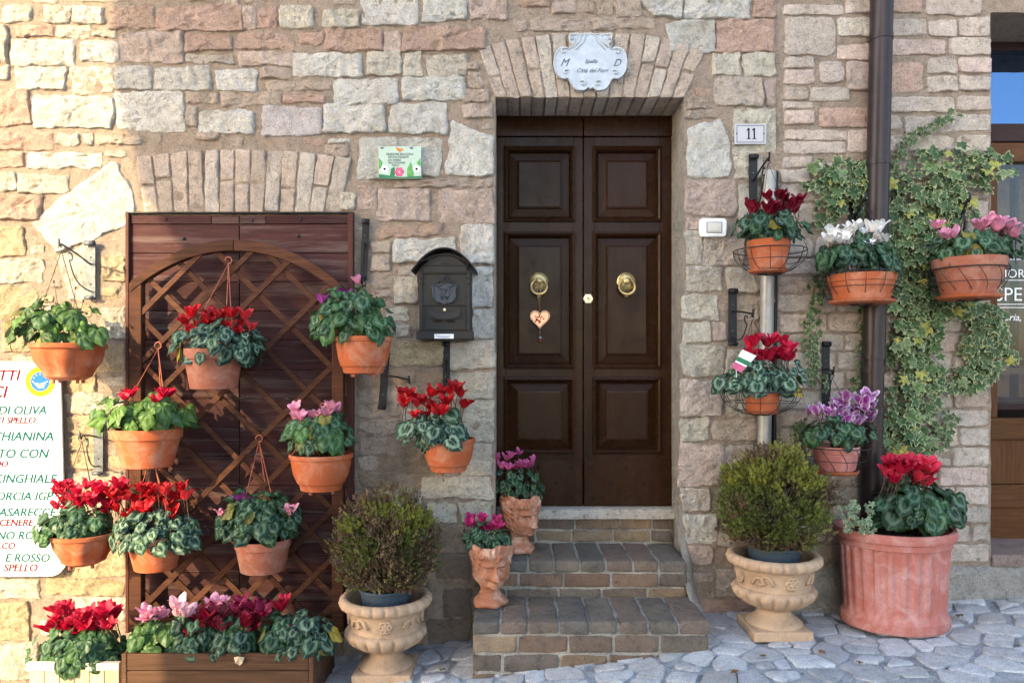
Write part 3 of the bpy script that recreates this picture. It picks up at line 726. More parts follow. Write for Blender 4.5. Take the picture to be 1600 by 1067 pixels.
sb('stile', SX0 - .02, WX(1557, SY), 652, 254.5, SY - .01, SY + .05, 'oak_upright')
MB().box(WX(1557, SY), 3.9, SY + .012, SY + .016, WZ(630, SY), WZ(254.5, SY)).build('pane', 'pane_glass', shop)
sb('bottom_bar', WX(1557.4, SY), 3.9, 640, 630, SY - .005, SY + .05, 'frame_dark')
MB().box(SX0 - .05, 4.0, SY + .7, SY + .72, .3, 3.4).build('back_wall', 'dark_room', shop)
for i, px in enumerate((1552, 1592, 1640)):
    MB().box(WX(px, SY + .2), WX(px + (34 if i else 26), SY + .2), SY + .2, SY + .23, WZ(620, SY + .2), WZ(262, SY + .2)).build('inner_shutter', 'curtain', shop, bevel=.004)
MB().box(SX0 - .05, 3.9, SY + .1, SY + .5, WZ(585, SY), WZ(575, SY)).build('shelf', 'curtain', shop)
sb('apron_rail', SX0, 3.9, 686, 652.5, SY - .02, SY + .05, 'oak')
for px in (1546, 1640, 1734):
    sb('apron_panel', WX(px, SY), WX(px + 92, SY), 756, 686.5, SY + .0, SY + .05, 'oak_upright')
sb('apron_rail', SX0, 3.9, 792, 756.5, SY - .02, SY + .05, 'oak')
sb('apron_base', SX0, 3.9, 846, 792.5, SY - .01, SY + .05, 'oak')
yg = SY + .0105
text('lettering', 'FIORI', 'paint_white', shop, (WX(1560, yg), yg, WZ(434, yg)), .068, off=-.0006)
text('lettering', 'SPELLO', 'paint_white', shop, (WX(1554, yg), yg, WZ(470, yg)), .105, off=-.0006)
text('lettering', 'Umbria, Italia', 'paint_white', shop, (WX(1545, yg), yg, WZ(501, yg)), .055, .3)
for py in (405, 437.5, 475, 480):
    MB().box(WX(1556, yg), WX(1660, yg), yg - .0005, yg + .0005, WZ(py + 1, yg), WZ(py, yg)).build('ruled_line', 'paint_white', shop)

# ------------------------------------------------------------------ unseen house across the street, outline shaped to throw the shade edge
oh = thing('shading_house', 'unseen plain stone house across the street, corner shaped to throw the shade edge', 'house', (0, 0, 0))
OY = -4.9
def opp(px, py): p = W(px, py); t_ = -OY / SUN_DIR.y; q = p - SUN_DIR * t_; return q.x, q.z
c = [opp(176, -230), opp(178, 120), opp(222, 300), opp(335, 450), opp(385, 600), opp(455, 930), opp(500, 1300)]
poly = [c[0]] + c[1:] + [(c[-1][0], -1.5), (-1.2, -1.5), (-1.2, c[0][1])]
MB().extrude(poly, OY, OY - 5.0).build('wall', 'far_stone', oh)
zr = c[0][1]; x0 = c[0][0]
MB().extrude([(x0 + .05, zr + .002), (-1.3, zr + .002), (-1.3, zr + .12), (x0 + .05, zr + .12)], OY - .03, OY - 4.97).build('eave', 'roof_tile', oh)
for wx_ in (-4.0, -2.2):
    fr_ = MB().box(wx_ - .5, wx_ + .5, OY - .004, OY + .06, 3.6, 5.0).build('window', 'plaster', oh)
    MB().box(wx_ - .42, wx_ - .02, OY + .062, OY + .09, 3.66, 4.94).build('shutter', 'paint_dkgreen', fr_)
    MB().box(wx_ + .02, wx_ + .42, OY + .062, OY + .09, 3.66, 4.94).build('shutter', 'paint_dkgreen', fr_)

# ================================================================== brick steps
steps = thing('brick_steps', 'worn brick doorstep of two wide steps below the brown door', 'steps', (.35, -.2, .15))
SO = Vector((.35, -.2, .15))
def rbox(x0, x1, y0, y1, z0, z1, r=.008, amp=.004, seg=.035, mb=None):
    mb = mb or MB(); c = Vector(((x0 + x1) / 2, (y0 + y1) / 2, (z0 + z1) / 2)); h = Vector(((x1 - x0) / 2, (y1 - y0) / 2, (z1 - z0) / 2))
    sd = rnd(0, 50); r = min(r, min(h) * .9)
    def P(p):
        q = Vector([max(-h[i] + r, min(h[i] - r, p[i])) for i in range(3)]); d = p - q
        if d.length > 1e-9: d = d.normalized() * r
        v = c + q + d
        return v + Vector((nz3(v, 15, sd), nz3(v, 15, sd + 9), nz3(v, 15, sd + 19))) * amp
    for ax in range(3):
        a, b = [i for i in range(3) if i != ax]
        def lin(i):
            k = max(1, int(2 * (h[i] - r) / seg)); return [-h[i], -h[i] + r * .5] + [-h[i] + r + 2 * (h[i] - r) * t_ / k for t_ in range(k + 1)] + [h[i] - r * .5, h[i]]
        A, B = lin(a), lin(b)
        for sgn in (-1, 1):
            vs = []
            for bb in B:
                for aa in A:
                    p = Vector((0, 0, 0)); p[ax] = sgn * h[ax]; p[a] = aa; p[b] = bb; vs.append(P(p))
            k = len(A); fl = (sgn > 0) ^ (ax == 1)
            fs = [(j * k + i, j * k + i + 1, (j + 1) * k + i + 1, (j + 1) * k + i) for j in range(len(B) - 1) for i in range(k - 1)]
            mb.add(vs, fs if fl else [f[::-1] for f in fs])
    return mb
def sbrick(x0, x1, y0, y1, z0, z1, c, r=.008):
    cc = Vector(((x0 + x1) / 2, (y0 + y1) / 2, (z0 + z1) / 2))
    rbox(x0 - cc.x, x1 - cc.x, y0 - cc.y, y1 - cc.y, z0 - cc.z, z1 - cc.z, r, .0065).build('brick', 'step_brick', steps, smooth=1, loc=cc - SO, color=jit(c, .16))
T1, T2 = .384, .553
BC = [(.25, .185, .135), (.33, .225, .14), (.27, .175, .12), (.20, .16, .125), (.38, .27, .17)]
GC = [(.215, .185, .155), (.26, .215, .17), (.28, .21, .16), (.18, .16, .135)]
def core(x0, x1, y0, y1, z0, z1):
    rbox(x0 - SO.x, x1 - SO.x, y0 - SO.y, y1 - SO.y, z0 - SO.z, z1 - SO.z, .012, .004, .05).build('mortar', 'pale_mortar', steps, smooth=1)
def flight(xa, xb, yf, yb, zt, z0, n_):
    core(xa + .012, xb - .012, yf + .010, yb + .05, z0 - .12, zt - .008)
    w_ = (xb - xa) / n_
    x = xa
    for i in range(n_):
        e = w_ * (1 + rnd(-.06, .06)) if i < n_ - 1 else xb - x
        sbrick(x + .004, x + e - .004, yf, yf + (yb - yf) * .97, zt - .055, zt + rnd(-.003, .003), random.choice(GC), .012); x += e
    z = zt - .063; row = 0
    while z > z0 - .12:
        x = xa; hh = .062 if zt > .5 else .072
        while x < xb - .01:
            L = rnd(.19, .27) if not (row % 2 and x == xa) else rnd(.1, .15)
            e = min(x + L, xb)
            if xb - e < .07: e = xb
            if z > ground_z((x + e) / 2) - .02: sbrick(x + .005, e - .005, yf + rnd(0, .004), yf + .11, z - hh, z, random.choice(BC), .009)
            x = e
        z -= hh + .011; row += 1
flight(-.175, .861, -.49, -.13, T1, .13, 8)
flight(-.165, .853, -.13, .262, T2, T1, 8)
z = zt2 - .052
for row in range(2):
    x = DX0 + .004
    while x < DX1 - .01:
        e = min(x + rnd(.16, .24), DX1 - .004)
        if DX1 - e < .08: e = DX1 - .004
        sbrick(x, e - .008, .225 + rnd(0, .004), .32, z - .058, z, random.choice(BC)); x = e
    z -= .066
core(DX0 + .003, DX1 - .003, .234, .40, T2 - .02, zt2 - .035)
# plaster fillet that runs from the step ends up the wall
mb = MB(); vs = []; NZ = 22; NA = 8
for i in range(NZ):
    z = .18 + (.80 - .18) * i / (NZ - 1); t_ = i / (NZ - 1)
    ex = .07 * (1 - t_) ** 1.5 + .01; ey = .44 * max(0, 1 - t_ * 1.25) ** 1.6 + .015
    if z < T1: ey = max(ey, .40)
    for j in range(NA):
        a = math.pi / 2 * j / (NA - 1)
        x = .84 + (ex + .02) * math.sin(a); y = .012 - ey * math.cos(a)
        vs.append((x + .018 * nz3((x, y, z), 9) + .008 * nz3((x, y, z), 24) - SO.x, y + .018 * nz3((x, y, z), 9, 5) - SO.y, z - SO.z))
mb.add(vs, [(i * NA + j, i * NA + j + 1, (i + 1) * NA + j + 1, (i + 1) * NA + j) for i in range(NZ - 1) for j in range(NA - 1)])
mb.build('plaster_fillet', 'plaster', steps, smooth=1)

# ================================================================== trellis
TY = -.095
tr_o = W(368, 985, TY)
trellis = thing('trellis', 'arched brown wooden lattice trellis standing before the boarded shutter', 'trellis', tr_o)
def tl(p): return Vector(p) - tr_o
def arch_top(px):            # y pixel of the arch's outer edge
    t_ = (px - 368) / 160.0; return 376 + 64 * t_ * t_ * (0.9 + 0.1 * t_ * t_)
PB = []
for x0, x1 in ((205, 224), (520, 538)):
    pm = (x0 + x1) / 2
    a, b = W(x0, 985, TY), W(x1, arch_top(pm) + 8, TY)
    MB().box(a.x - tr_o.x, b.x - tr_o.x, -.022, .024, a.z - tr_o.z, b.z - tr_o.z).build('post', 'frame_trellis' if 'frame_trellis' in M else 'trellis_wood', trellis, bevel=.004)
for s0, s1 in ((208, 367.4), (368.2, 536)):
    mb = MB(); vs = []; K = 14
    for i in range(K + 1):
        x = s0 + (s1 - s0) * i / K; yo = arch_top(x); yi = yo + 17
        for y, Y in ((yo, -.026), (yi, -.026), (yi, .02), (yo, .02)):
            q = tl(W(x, y, TY)); vs.append((q.x, Y, q.z))
    fs = [(i * 4 + j, i * 4 + (j + 1) % 4, i * 4 + 4 + (j + 1) % 4, i * 4 + 4 + j) for i in range(K) for j in range(4)] + [(3, 2, 1, 0), tuple(K * 4 + j for j in range(4))]
    mb.add(vs, fs).build('arch_rail', 'trellis_wood', trellis, bevel=.003)
q0, q1 = tl(W(224, 978, TY)), tl(W(520, 964, TY))
MB().box(q0.x, q1.x, -.018, .02, q0.z, q1.z).build('bottom_rail', 'trellis_wood', trellis, bevel=.003)
def slat(p, q, layer):
    a, b = tl(W(p[0], p[1], TY)), tl(W(q[0], q[1], TY)); d = (b - a); L = d.length
    if L < .05: return
    R = Matrix.Rotation(-math.atan2(d.z, d.x), 3, 'Y')
    mb = MB(); y = -.011 + .0115 * layer
    mb.obox(Vector((0, 0, 0)), (L, .010, .0265 + rnd(-.002, .002)), R)
    mb.build('slat', 'trellis_wood', trellis, bevel=.0015, loc=((a.x + b.x) / 2, y, (a.z + b.z) / 2))
def clip(fn):
    pts = [(x, fn(x)) for x in range(222, 524, 2)]
    ok = [p for p in pts if arch_top(p[0]) + 12 < p[1] < 966]
    return (ok[0], ok[-1]) if len(ok) > 3 else None
for s_ in (640, 712, 788, 861, 962, 1092, 1172, 1243, 1315, 1390, 1465):
    r_ = clip(lambda x: s_ - x)
    if r_: slat(*r_, 0)
for d_ in (-97, -22, 55, 130, 203, 276, 345, 410, 480, 553, 631, 700):
    r_ = clip(lambda x: d_ + x)
    if r_: slat(*r_, 1)

# ================================================================== plant kit
def leaf_mesh(seed, wav):
    rs = random.Random(seed); N = 22; mb = MB(); vs = [(0.02, 0, 0.06)]; rad = [0.0]
    ph = rs.uniform(0, 6)
    for f in (.32, .64, .86, 1.0):
        for i in range(N):
            t_ = 2 * math.pi * i / N; u = ((t_ + math.pi) % (2 * math.pi)) - math.pi
            r = .47 + .05 * math.cos(2 * u); r *= 1 - .62 * math.exp(-((abs(u) - math.pi) / .30) ** 2); r *= 1 + .22 * math.exp(-(u / .30) ** 2)
            r *= 1 + .03 * math.sin(7 * u + ph)
            x, y = r * f * math.cos(u), r * f * math.sin(u) * 1.02
            z = .06 - .30 * (x * x + y * y) + wav * math.sin(3 * u + ph) * f * f + .012 * math.sin(8 * u + ph) * f - .10 * max(0, x) ** 2
            if f < .9: z -= .02 * math.exp(-(y / .06) ** 2)
            vs.append((x, y, z)); rad.append(f)
    fs = [(0, 1 + i, 1 + (i + 1) % N) for i in range(N)]
    for k in range(3): fs += [(1 + k * N + i, 1 + (k + 1) * N + i, 1 + (k + 1) * N + (i + 1) % N, 1 + k * N + (i + 1) % N) for i in range(N)]
    me = mb.add(vs, fs, 0, rad).mesh('cyclamen_leaf', 1, True); me.materials.append(M['cyclamen_leaf']); return me
LEAVES = [leaf_mesh(s, w_) for s, w_ in ((1, .03), (2, .06), (3, .09), (4, .12))]
def flower_mesh(seed):
    rs = random.Random(seed); mb = MB()
    for k in range(5):
        a = 2 * math.pi * k / 5 + rs.uniform(-.3, .3); out = rs.uniform(.25, .62); up = rs.uniform(.72, 1.05); tw = rs.uniform(-.7, .7)
        er = Vector((math.cos(a), math.sin(a), 0)); et = Vector((-math.sin(a), math.cos(a), 0)); vs = []; rad = []; edge = []
        NI, NJ = 6, 4
        for i in range(NI + 1):
            t_ = i / NI; p = er * (.07 + out * t_ ** 1.4) + Vector((0, 0, up * (t_ - .18 * t_ * t_))) + Vector((0, 0, -.02))
            wd = .31 * (math.sin(math.pi * min(1, t_ * .82 + .10)) ** .8); q = tw * t_
            sd = et * math.cos(q) + er * math.sin(q)
            nrm = er * math.cos(q) * .8 - et * math.sin(q) * .8 - Vector((0, 0, .4))
            for j in range(NJ + 1):
                s_ = j / NJ * 2 - 1
                vs.append(p + sd * wd * s_ + nrm * (.10 * s_ * s_ - .03 + .035 * math.sin(5 * s_ + 6 * t_ + k)) * (t_ + .2))
                rad.append(t_); edge.append(max(abs(s_) ** 3, t_ ** 8))
        mb.add(vs, [(i * 5 + j, i * 5 + j + 1, i * 5 + 6 + j, i * 5 + 5 + j) for i in range(NI) for j in range(NJ)], 0, rad, edge)
    mb.lathe([(.03, -.10), (.10, -.07), (.10, .0), (.05, .05)], 8, mi=1)
    b = rs.uniform(-.25, .25)
    mb.tube([(0, 0, -.05), (.05 + b * .1, .02, .12 - .3), (b * .5, .03, -.8), (b * .9, 0, -1.7)], [.028, .028, .03, .035], 5, mi=1)
    me = mb.mesh('cyclamen_flower', 1, True); me.materials.append(M['petal']); me.materials.append(M['stem']); return me
FLOWERS = [flower_mesh(s) for s in range(5)]
RED, CRIM, DKRED, PINK, MAG, WHITE, PURP = (.50, .008, .014), (.56, .008, .045), (.20, .003, .018), (.76, .31, .43), (.52, .04, .19), (.90, .86, .80), (.34, .03, .29)
LEAFC = {'dark': (.010, .034, .022, .75), 'mid': (.022, .072, .020, .5), 'bright': (.050, .115, .020, .3), 'silver': (.012, .038, .026, .95), 'deep': (.010, .042, .017, .5)}
def frame_mat(nrm, tip, pos, sc):
    z = nrm.normalized(); x = (tip - z * tip.dot(z))
    if x.length < 1e-4: x = z.orthogonal()
    x.normalize(); y = z.cross(x)
    return Matrix(((x.x * sc, y.x * sc, z.x * sc, pos.x), (x.y * sc, y.y * sc, z.y * sc, pos.y), (x.z * sc, y.z * sc, z.z * sc, pos.z), (0, 0, 0, 1)))
def foliage(parent, org, Yc, box, tone, n_, size=.078, ry=None, low=.45):
    x0, y0, x1, y1 = box; a, b = W(x0, y0, Yc), W(x1, y1, Yc)
    cx = (a.x + b.x) / 2; rx = max(.04, abs(b.x - a.x) / 2 - size * .35); zt_, zb_ = a.z - size * .1, b.z + size * .25
    zc = zb_ + (zt_ - zb_) * low; ry = ry or min(rx, .15)
    ry = min(ry, -Yc - .01 + size * .3) if Yc < -.05 else ry
    c = Vector((cx, Yc, zc)); col = LEAFC[tone]; ls = rnd(0, 50)
    n_ = int(n_ * 1.45)
    i = 0; gold = math.pi * (3 - math.sqrt(5))
    while i < n_:
        u = (i + .5) / n_; el = math.asin(-.45 + 1.43 * u) if u < .999 else 1.4
        az = i * gold + rnd(-.3, .3)
        k = rnd(.50, 1.06)
        d = Vector((math.cos(el) * math.cos(az), math.cos(el) * math.sin(az), math.sin(el)))
        if d.y > 0.35 and rnd(0, 1) < .65: d.y *= -1
        k *= 1 + .30 * noise.noise(d * 1.7 + Vector((ls, 0, 0)))
        h_ = (zt_ - zc) if d.z > 0 else (zc - zb_)
        p = c + Vector((d.x * rx * k, d.y * ry * k, d.z * h_ * (k if d.z > 0 else 1)))
        nrm = Vector((d.x * .75, d.y * 1.0 - .30, max(d.z, -.15) * .8 + .42)) + Vector((rnd(-.5, .5), rnd(-.4, .4), rnd(-.4, .4)))
        tip = Vector((d.x + rnd(-.5, .5), d.y * .7 - .25, -.55 + rnd(-.4, .3)))
        o = bpy.data.objects.new('leaf', random.choice(LEAVES)); COL.objects.link(o); o.parent = parent
        o.matrix_local = Matrix.Translation(-org) @ frame_mat(nrm, tip, p, size * rnd(.58, 1.28))
        v = rnd(.6, 1.15); o.color = (col[0] * v, col[1] * v, col[2] * v, col[3] * rnd(.5, 1.0))
        if rnd(0, 1) < .03: o.color = (.20, .17, .035, .1)
        i += 1
    # leaf stalks gathered to the soil
    mb = MB()
    for _ in range(14):
        az = rnd(0, 6.28); rr = rnd(.4, .9)
        q = c + Vector((math.cos(az) * rx * rr, math.sin(az) * ry * rr, (zt_ - zc) * rnd(0, .5)))
        r0 = c + Vector((rnd(-.02, .02), rnd(-.02, .02), zb_ - zc + .0))
        mb.tube([r0 - org, (r0 + q) / 2 + Vector((0, 0, .02)) - org, q - org], .0018, 4)
    mb.build('stalks', 'stem', parent, smooth=1)
    return c, rx, ry
def blooms(parent, org, Yc, box, n_, col, size=.062, edge=1.0, depth=.07):
    x0, y0, x1, y1 = box
    if n_ > 4: n_ = int(n_ * 2.0)
    for i in range(n_):
        px = x0 + (x1 - x0) * ((i + rnd(.1, .9)) / n_); py = rnd(y0, y1); Y = Yc + rnd(-depth, depth * .5)
        s_ = size * rnd(.7, 1.12)
        p = W(px, py + 13, Y)
        o = bpy.data.objects.new('flower', random.choice(FLOWERS)); COL.objects.link(o); o.parent = parent
        nrm = Vector((rnd(-.35, .35), rnd(-.55, .1), 1.0))
        o.matrix_local = Matrix.Translation(-org) @ frame_mat(nrm, Vector((rnd(-1, 1), rnd(-1, 1), 0)), p, s_)
        kf = rnd(.75, 1.15); o.color = (*(min(.95, q_ * kf + (.03 if kf > 1.05 else 0)) for q_ in col), edge)

# ---- hanging terracotta pots
def pot_shape(root, style, rt, rb, h, mat):
    mb = MB(); sub = None
    if style == 'bowl':          # scalloped bowl with thick lip and saucer foot
        rf = lambda th, i, z: 1 - (.075 * (.5 + .5 * math.cos(8 * th)) ** 2 * (1, 1.3, 1.5, 1.1, .5)[i - 3] if 3 <= i <= 7 else 0)
        pr = [(rb * .7, 0), (rb * .92, .012 * 1), (rb, h * .10), (rb * 1.04, h * .17), (rb * 1.13, h * .28), (rt * .90, h * .50), (rt * .96, h * .72), (rt * .97, h * .84), (rt * .985, h * .855), (rt * 1.03, h * .87), (rt * 1.045, h * .93), (rt * 1.04, h * .985), (rt * 1.0, h), (rt * .95, h * .985), (rt * .93, h * .86)]
        mb.lathe(pr, 48, rf=rf, cap=(True, True))
    elif style == 'basin':       # smooth bowl with a ledge low down and peg feet
        pr = [(rb * .78, 0), (rb * .95, .004), (rb * 1.0, h * .16), (rb * 1.06, h * .20), (rb * 1.10, h * .21), (rt * .90, h * .45), (rt * .97, h * .75), (rt * .985, h * .86), (rt * 1.03, h * .875), (rt * 1.045, h * .93), (rt * 1.04, h * .985), (rt * 1.0, h), (rt * .95, h * .985), (rt * .93, h * .86)]
        mb.lathe(pr, 44)
    else:                        # plain tapered pot with a banded rim
        pr = [(rb * .90, 0), (rb * .985, .004), (rb * 1.0, .010), (rb + (rt - rb) * .75, h * .70), (rb + (rt - rb) * .78, h * .735), (rt * 1.0, h * .75), (rt * 1.02, h * .97), (rt * 1.01, h), (rt * .965, h), (rt * .94, h * .86)]
        mb.lathe(pr, 40)
    p_ = mb.build('pot', mat, root, smooth=38)
    MB().lathe([(rt * .96, h * .87), (rt * .5, h * .90), (.001, h * .91)], 24, cap=(False, True)).build('soil', 'soil', root, smooth=1)
    if style != 'plain':
        for k in range(4):
            a = math.pi / 4 + k * math.pi / 2 + .3
            MB().lathe([(.007, -.014), (.008, -.012), (.008, .004)], 8).build('foot', 'terracotta_dusty', root, smooth=30, loc=(rb * .7 * math.cos(a), rb * .7 * math.sin(a), 0))
def hang_wires(root, top, rt, h, mat='hanger_plastic', r=.0022, bow=0.0):
    mb = MB()
    for k in range(3):
        a = math.pi / 2 + k * 2.094
        e = Vector((rt * math.cos(a), rt * math.sin(a), h * .95)); m_ = (e + top) / 2 + Vector((math.cos(a), math.sin(a), 0)) * bow
        mb.tube([e, m_, top], r, 5)
    an = [i * .45 for i in range(12)]
    mb.tube([top + Vector((.016 * math.sin(a), 0, .016 - .016 * math.cos(a))) for a in an], r * 1.3, 6)
    mb.build('hanger', mat, root, smooth=1)

POTS = [
 # key, cx, rim_y, rim_w, bot_y, bot_w, Y, style, mat, foliage box, tone, n, [blooms], hang top (px,py,Y), label
 ('A', 107, 540, 108, 597, 66, -.24, 'bowl', 'terracotta', (3, 466, 170, 566), 'bright', 62, [], (96, 392, -.24, 'wire'), 'scalloped hanging pot of green leaves without flowers beside the white menu board'),
 ('B', 334, 548, 92, 611, 70, -.23, 'plain', 'terracotta_dusty', (268, 500, 428, 586), 'silver', 52, [((282, 482, 392, 508), 10, RED)], (357, 412, -.118, 'hanger_plastic'), 'plain pot of red cyclamen hung highest on the trellis under its arch'),
 ('C', 568, 529, 90, 587, 64, -.24, 'basin', 'terracotta', (478, 446, 629, 562), 'mid', 62, [((558, 425, 578, 440), 1, PINK), ((500, 455, 545, 470), 2, PURP)], (566, 448, -.24, 'wire'), 'hanging pot with lush green leaves and hardly any flowers left of the mailbox'),
 ('D', 231, 672, 104, 732, 74, -.25, 'plain', 'terracotta', (150, 612, 306, 688), 'bright', 52, [((192, 598, 215, 614), 2, CRIM), ((236, 600, 268, 618), 3, CRIM)], (247, 545, -.118, 'hanger_plastic'), 'plain pot of pale green leaves with few crimson flowers at the trellis post, half sunlit'),
 ('E', 502, 711, 98, 768, 66, -.22, 'basin', 'terracotta', (437, 640, 566, 722), 'mid', 54, [((455, 622, 530, 662), 9, PINK)], (505, 640, -.118, 'hanger_plastic'), 'pot of pale pink cyclamen hung on the right post of the trellis'),
 ('F', 131, 834, 96, 883, 62, -.26, 'bowl', 'terracotta', (57, 788, 186, 856), 'mid', 44, [((84, 748, 186, 788), 15, CRIM)], (128, 690, -.26, 'wire'), 'scalloped pot of dense crimson cyclamen overlapping the corner of the menu board'),
 ('G', 243, 838, 86, 891, 62, -.27, 'plain', 'terracotta', (163, 792, 326, 872), 'silver', 54, [((172, 752, 292, 796), 15, RED)], (238, 705, -.118, 'hanger_plastic'), 'plain pot of red cyclamen with silvery leaves at foot of the trellis post'),
 ('H', 411, 843, 88, 894, 68, -.22, 'plain', 'terracotta_dusty', (334, 764, 476, 858), 'deep', 58, [((342, 782, 360, 800), 2, PINK), ((374, 768, 392, 780), 2, (.42, .08, .38)), ((448, 790, 458, 796), 1, PINK)], (405, 690, -.118, 'hanger_plastic'), 'plain pot with few pink and purple blooms low in the middle of the trellis'),
 ('I', 701, 687, 84, 739, 58, -.22, 'basin', 'terracotta', (627, 642, 746, 714), 'silver', 46, [((622, 594, 726, 642), 11, RED)], (697, 600, -.22, 'wire'), 'pot of bright red cyclamen hanging just below the mailbox'),
]
for key, cx, ry_, rw, by_, bw, Y, style, mat, fb, tone, n_, bl, hg, lab in POTS:
    o = W(cx, by_ - 3, Y); root = thing('hanging_flower_pot', lab, 'flower pot', o, 'flower pots hanging on the wall and trellis')
    h = PX(by_ - ry_ , Y); rt, rb = PX(rw, Y) / 2, PX(bw, Y) / 2
    pot_shape(root, style, rt / 1.04, rb, h, mat)
    hang_wires(root, W(hg[0], hg[1], hg[2]) - o, rt * .97, h, hg[3], .0022 if hg[3] != 'wire' else .0016)
    foliage(root, o, Y, fb, tone, n_)
    for bx, k, c_ in bl: blooms(root, o, Y, bx, k, c_)
    if key == 'A':
        mb = MB()
        for sx, sy in ((58, 470), (84, 440), (118, 450), (130, 470)):
            p_ = W(sx, sy, Y) - o; mb.tube([Vector((rnd(-.03, .03), 0, h)), p_ * .6 + Vector((0, 0, .03)), p_], .0016, 5)
            mb.lathe([(.002, -.008), (.006, 0), (.002, .008)], 6, c=p_)
        mb.build('seed_stalks', 'stem', root, smooth=1)

# ---- pots in wire baskets on the right
BASK = [
 ('J', 1200, 377, 66, 426, 50, -.22, 'plain', 'terracotta', (1140, 328, 1266, 392), 'deep', 44, [((1164, 300, 1182, 322), 2, DKRED), ((1196, 296, 1250, 324), 8, DKRED)], 110, 'small pot of dark red cyclamen in the topmost wire basket above the steel pipe'),
 ('K', 1190, 608, 56, 645, 44, -.22, 'plain', 'terracotta', (1114, 558, 1264, 634), 'silver', 56, [((1166, 520, 1236, 556), 12, CRIM)], 122, 'small pot of crimson cyclamen with a white plant tag in a wire basket'),
 ('L', 1346, 430, 98, 474, 80, -.22, 'plain', 'terracotta', (1266, 368, 1402, 442), 'deep', 48, [((1292, 345, 1382, 374), 13, WHITE)], 112, 'pot of white cyclamen in a wire basket before the downpipe'),
 ('M', 1514, 405, 102, 467, 76, -.24, 'plain', 'terracotta_dusty', (1446, 360, 1600, 424), 'deep', 50, [((1456, 342, 1500, 360), 3, PINK), ((1526, 338, 1588, 360), 7, PINK)], 110, 'wide pot of pink cyclamen in a wire basket beside the shop window'),
 ('N', 1306, 696, 68, 738, 56, -.22, 'plain', 'terracotta_pink', (1243, 646, 1368, 706), 'deep', 38, [((1262, 622, 1282, 640), 2, PURP), ((1294, 612, 1364, 652), 11, PURP)], 98, 'small pot of purple white-edged cyclamen in the lowest wire basket'),
]
for key, cx, ry_, rw, by_, bw, Y, style, mat, fb, tone, n_, bl, kw_, lab in BASK:
    o = W(cx, by_, Y); root = thing('potted_cyclamen', lab, 'flower pot', o, 'cyclamen pots in wire baskets')
    h = PX(by_ - ry_, Y); rt, rb = PX(rw, Y) / 2, PX(bw, Y) / 2
    pot_shape(root, style, rt, rb, h, mat)
    MB().lathe([(rb * 1.02, -.004), (rb * 1.16, .002), (rb * 1.22, .013), (rb * 1.18, .014), (rb * 1.03, .007)], 32).build('saucer', 'terracotta', root, smooth=35)
    foliage(root, o, Y, fb, tone, n_, .074)
    for bx, k, c_ in bl: blooms(root, o, Y, bx, k, c_, .064, 1.0 if key != 'N' else .15)
    if key == 'K':
        tg = MB(); pts = [W(1143, 574, Y - .12), W(1160, 546, Y - .12), W(1182, 556, Y - .12), W(1158, 582, Y - .12)]
        q = [p_ - o for p_ in pts]
        def lerp4(u, v): return q[0] * (1 - u) * (1 - v) + q[1] * u * (1 - v) + q[2] * u * v + q[3] * (1 - u) * v
        def strip(u0, u1, mi):
            a_ = [lerp4(u0, 0), lerp4(u1, 0), lerp4(u1, 1), lerp4(u0, 1)]
            tg.add(a_ + [p_ + Vector((0, .001, 0)) for p_ in a_], [(0, 1, 2, 3), (7, 6, 5, 4), (0, 4, 5, 1), (1, 5, 6, 2), (2, 6, 7, 3), (3, 7, 4, 0)], mi)
        strip(0, .32, 2); strip(.32, .40, 0); strip(.40, .62, 1); strip(.62, 1.0, 0)
        m_ = (q[0] + q[3]) / 2
        tg.tube([m_, m_ + Vector((.02, .06, -.08))], .002, 4, mi=0)
        tg.build('plant_tag', ['paint_white', 'paint_dkgreen', 'paint_pink'], root)
    # wire basket
    bo = W(cx + (3 if key == 'J' else -2 if key == 'K' else 0), by_ + 2, Y)
    bk = thing('wire_basket', 'black wire basket holding the ' + lab.split(' in ')[0].split(' with ')[0], 'basket', bo, 'wire flower baskets')
    R_ = PX(kw_, Y) / 2; H_ = PX(36 if key in 'JK' else 42 if key == 'N' else 48, Y)
    def bp(a, el): return Vector((R_ * math.cos(el) * math.cos(a), min(R_, -Y - .015) * math.cos(el) * math.sin(a), H_ - (H_ + .006) * math.sin(el)))
    mb = MB(); mb.tube([bp(i * math.pi / 20, 0) for i in range(40)], .0026, 5, True); mb.build('rim', 'wire', bk, smooth=1)
    for el in (.45, .95, 1.25):
        mb = MB(); mb.tube([bp(i * math.pi / 16, el) for i in range(32)], .0016, 4, True); mb.build('hoop', 'wire', bk, smooth=1)
    for k in range(12):
        a = k * math.pi / 6 + .2; mb = MB()
        if key in 'MN': pts = [bp(a + .45 * math.sin(e * 1.9), e * 1.45) for e in [i / 9 for i in range(10)]]
        else: pts = [bp(a, e * 1.5) for e in [i / 9 for i in range(10)]]
        mb.tube(pts, .0018, 4).build('rib', 'wire', bk, smooth=1)
    top = {'J': (1200, 256), 'K': (1175, 500), 'L': (1350, 318), 'M': (1512, 320), 'N': (1300, 590)}[key]
    tp = W(top[0], top[1], Y) - bo
    mb = MB()
    for k in range(3):
        e = bp(math.pi / 2 + k * 2.094, 0); mb.tube([e, (e + tp) / 2 + Vector((0, .004, 0)), tp], .0014, 4)
    mb.tube([tp + Vector((.010 * math.sin(a), 0, .010 - .010 * math.cos(a))) for a in [i * .45 for i in range(12)]], .002, 5)
    mb.build('chain', 'wire', bk, smooth=1)

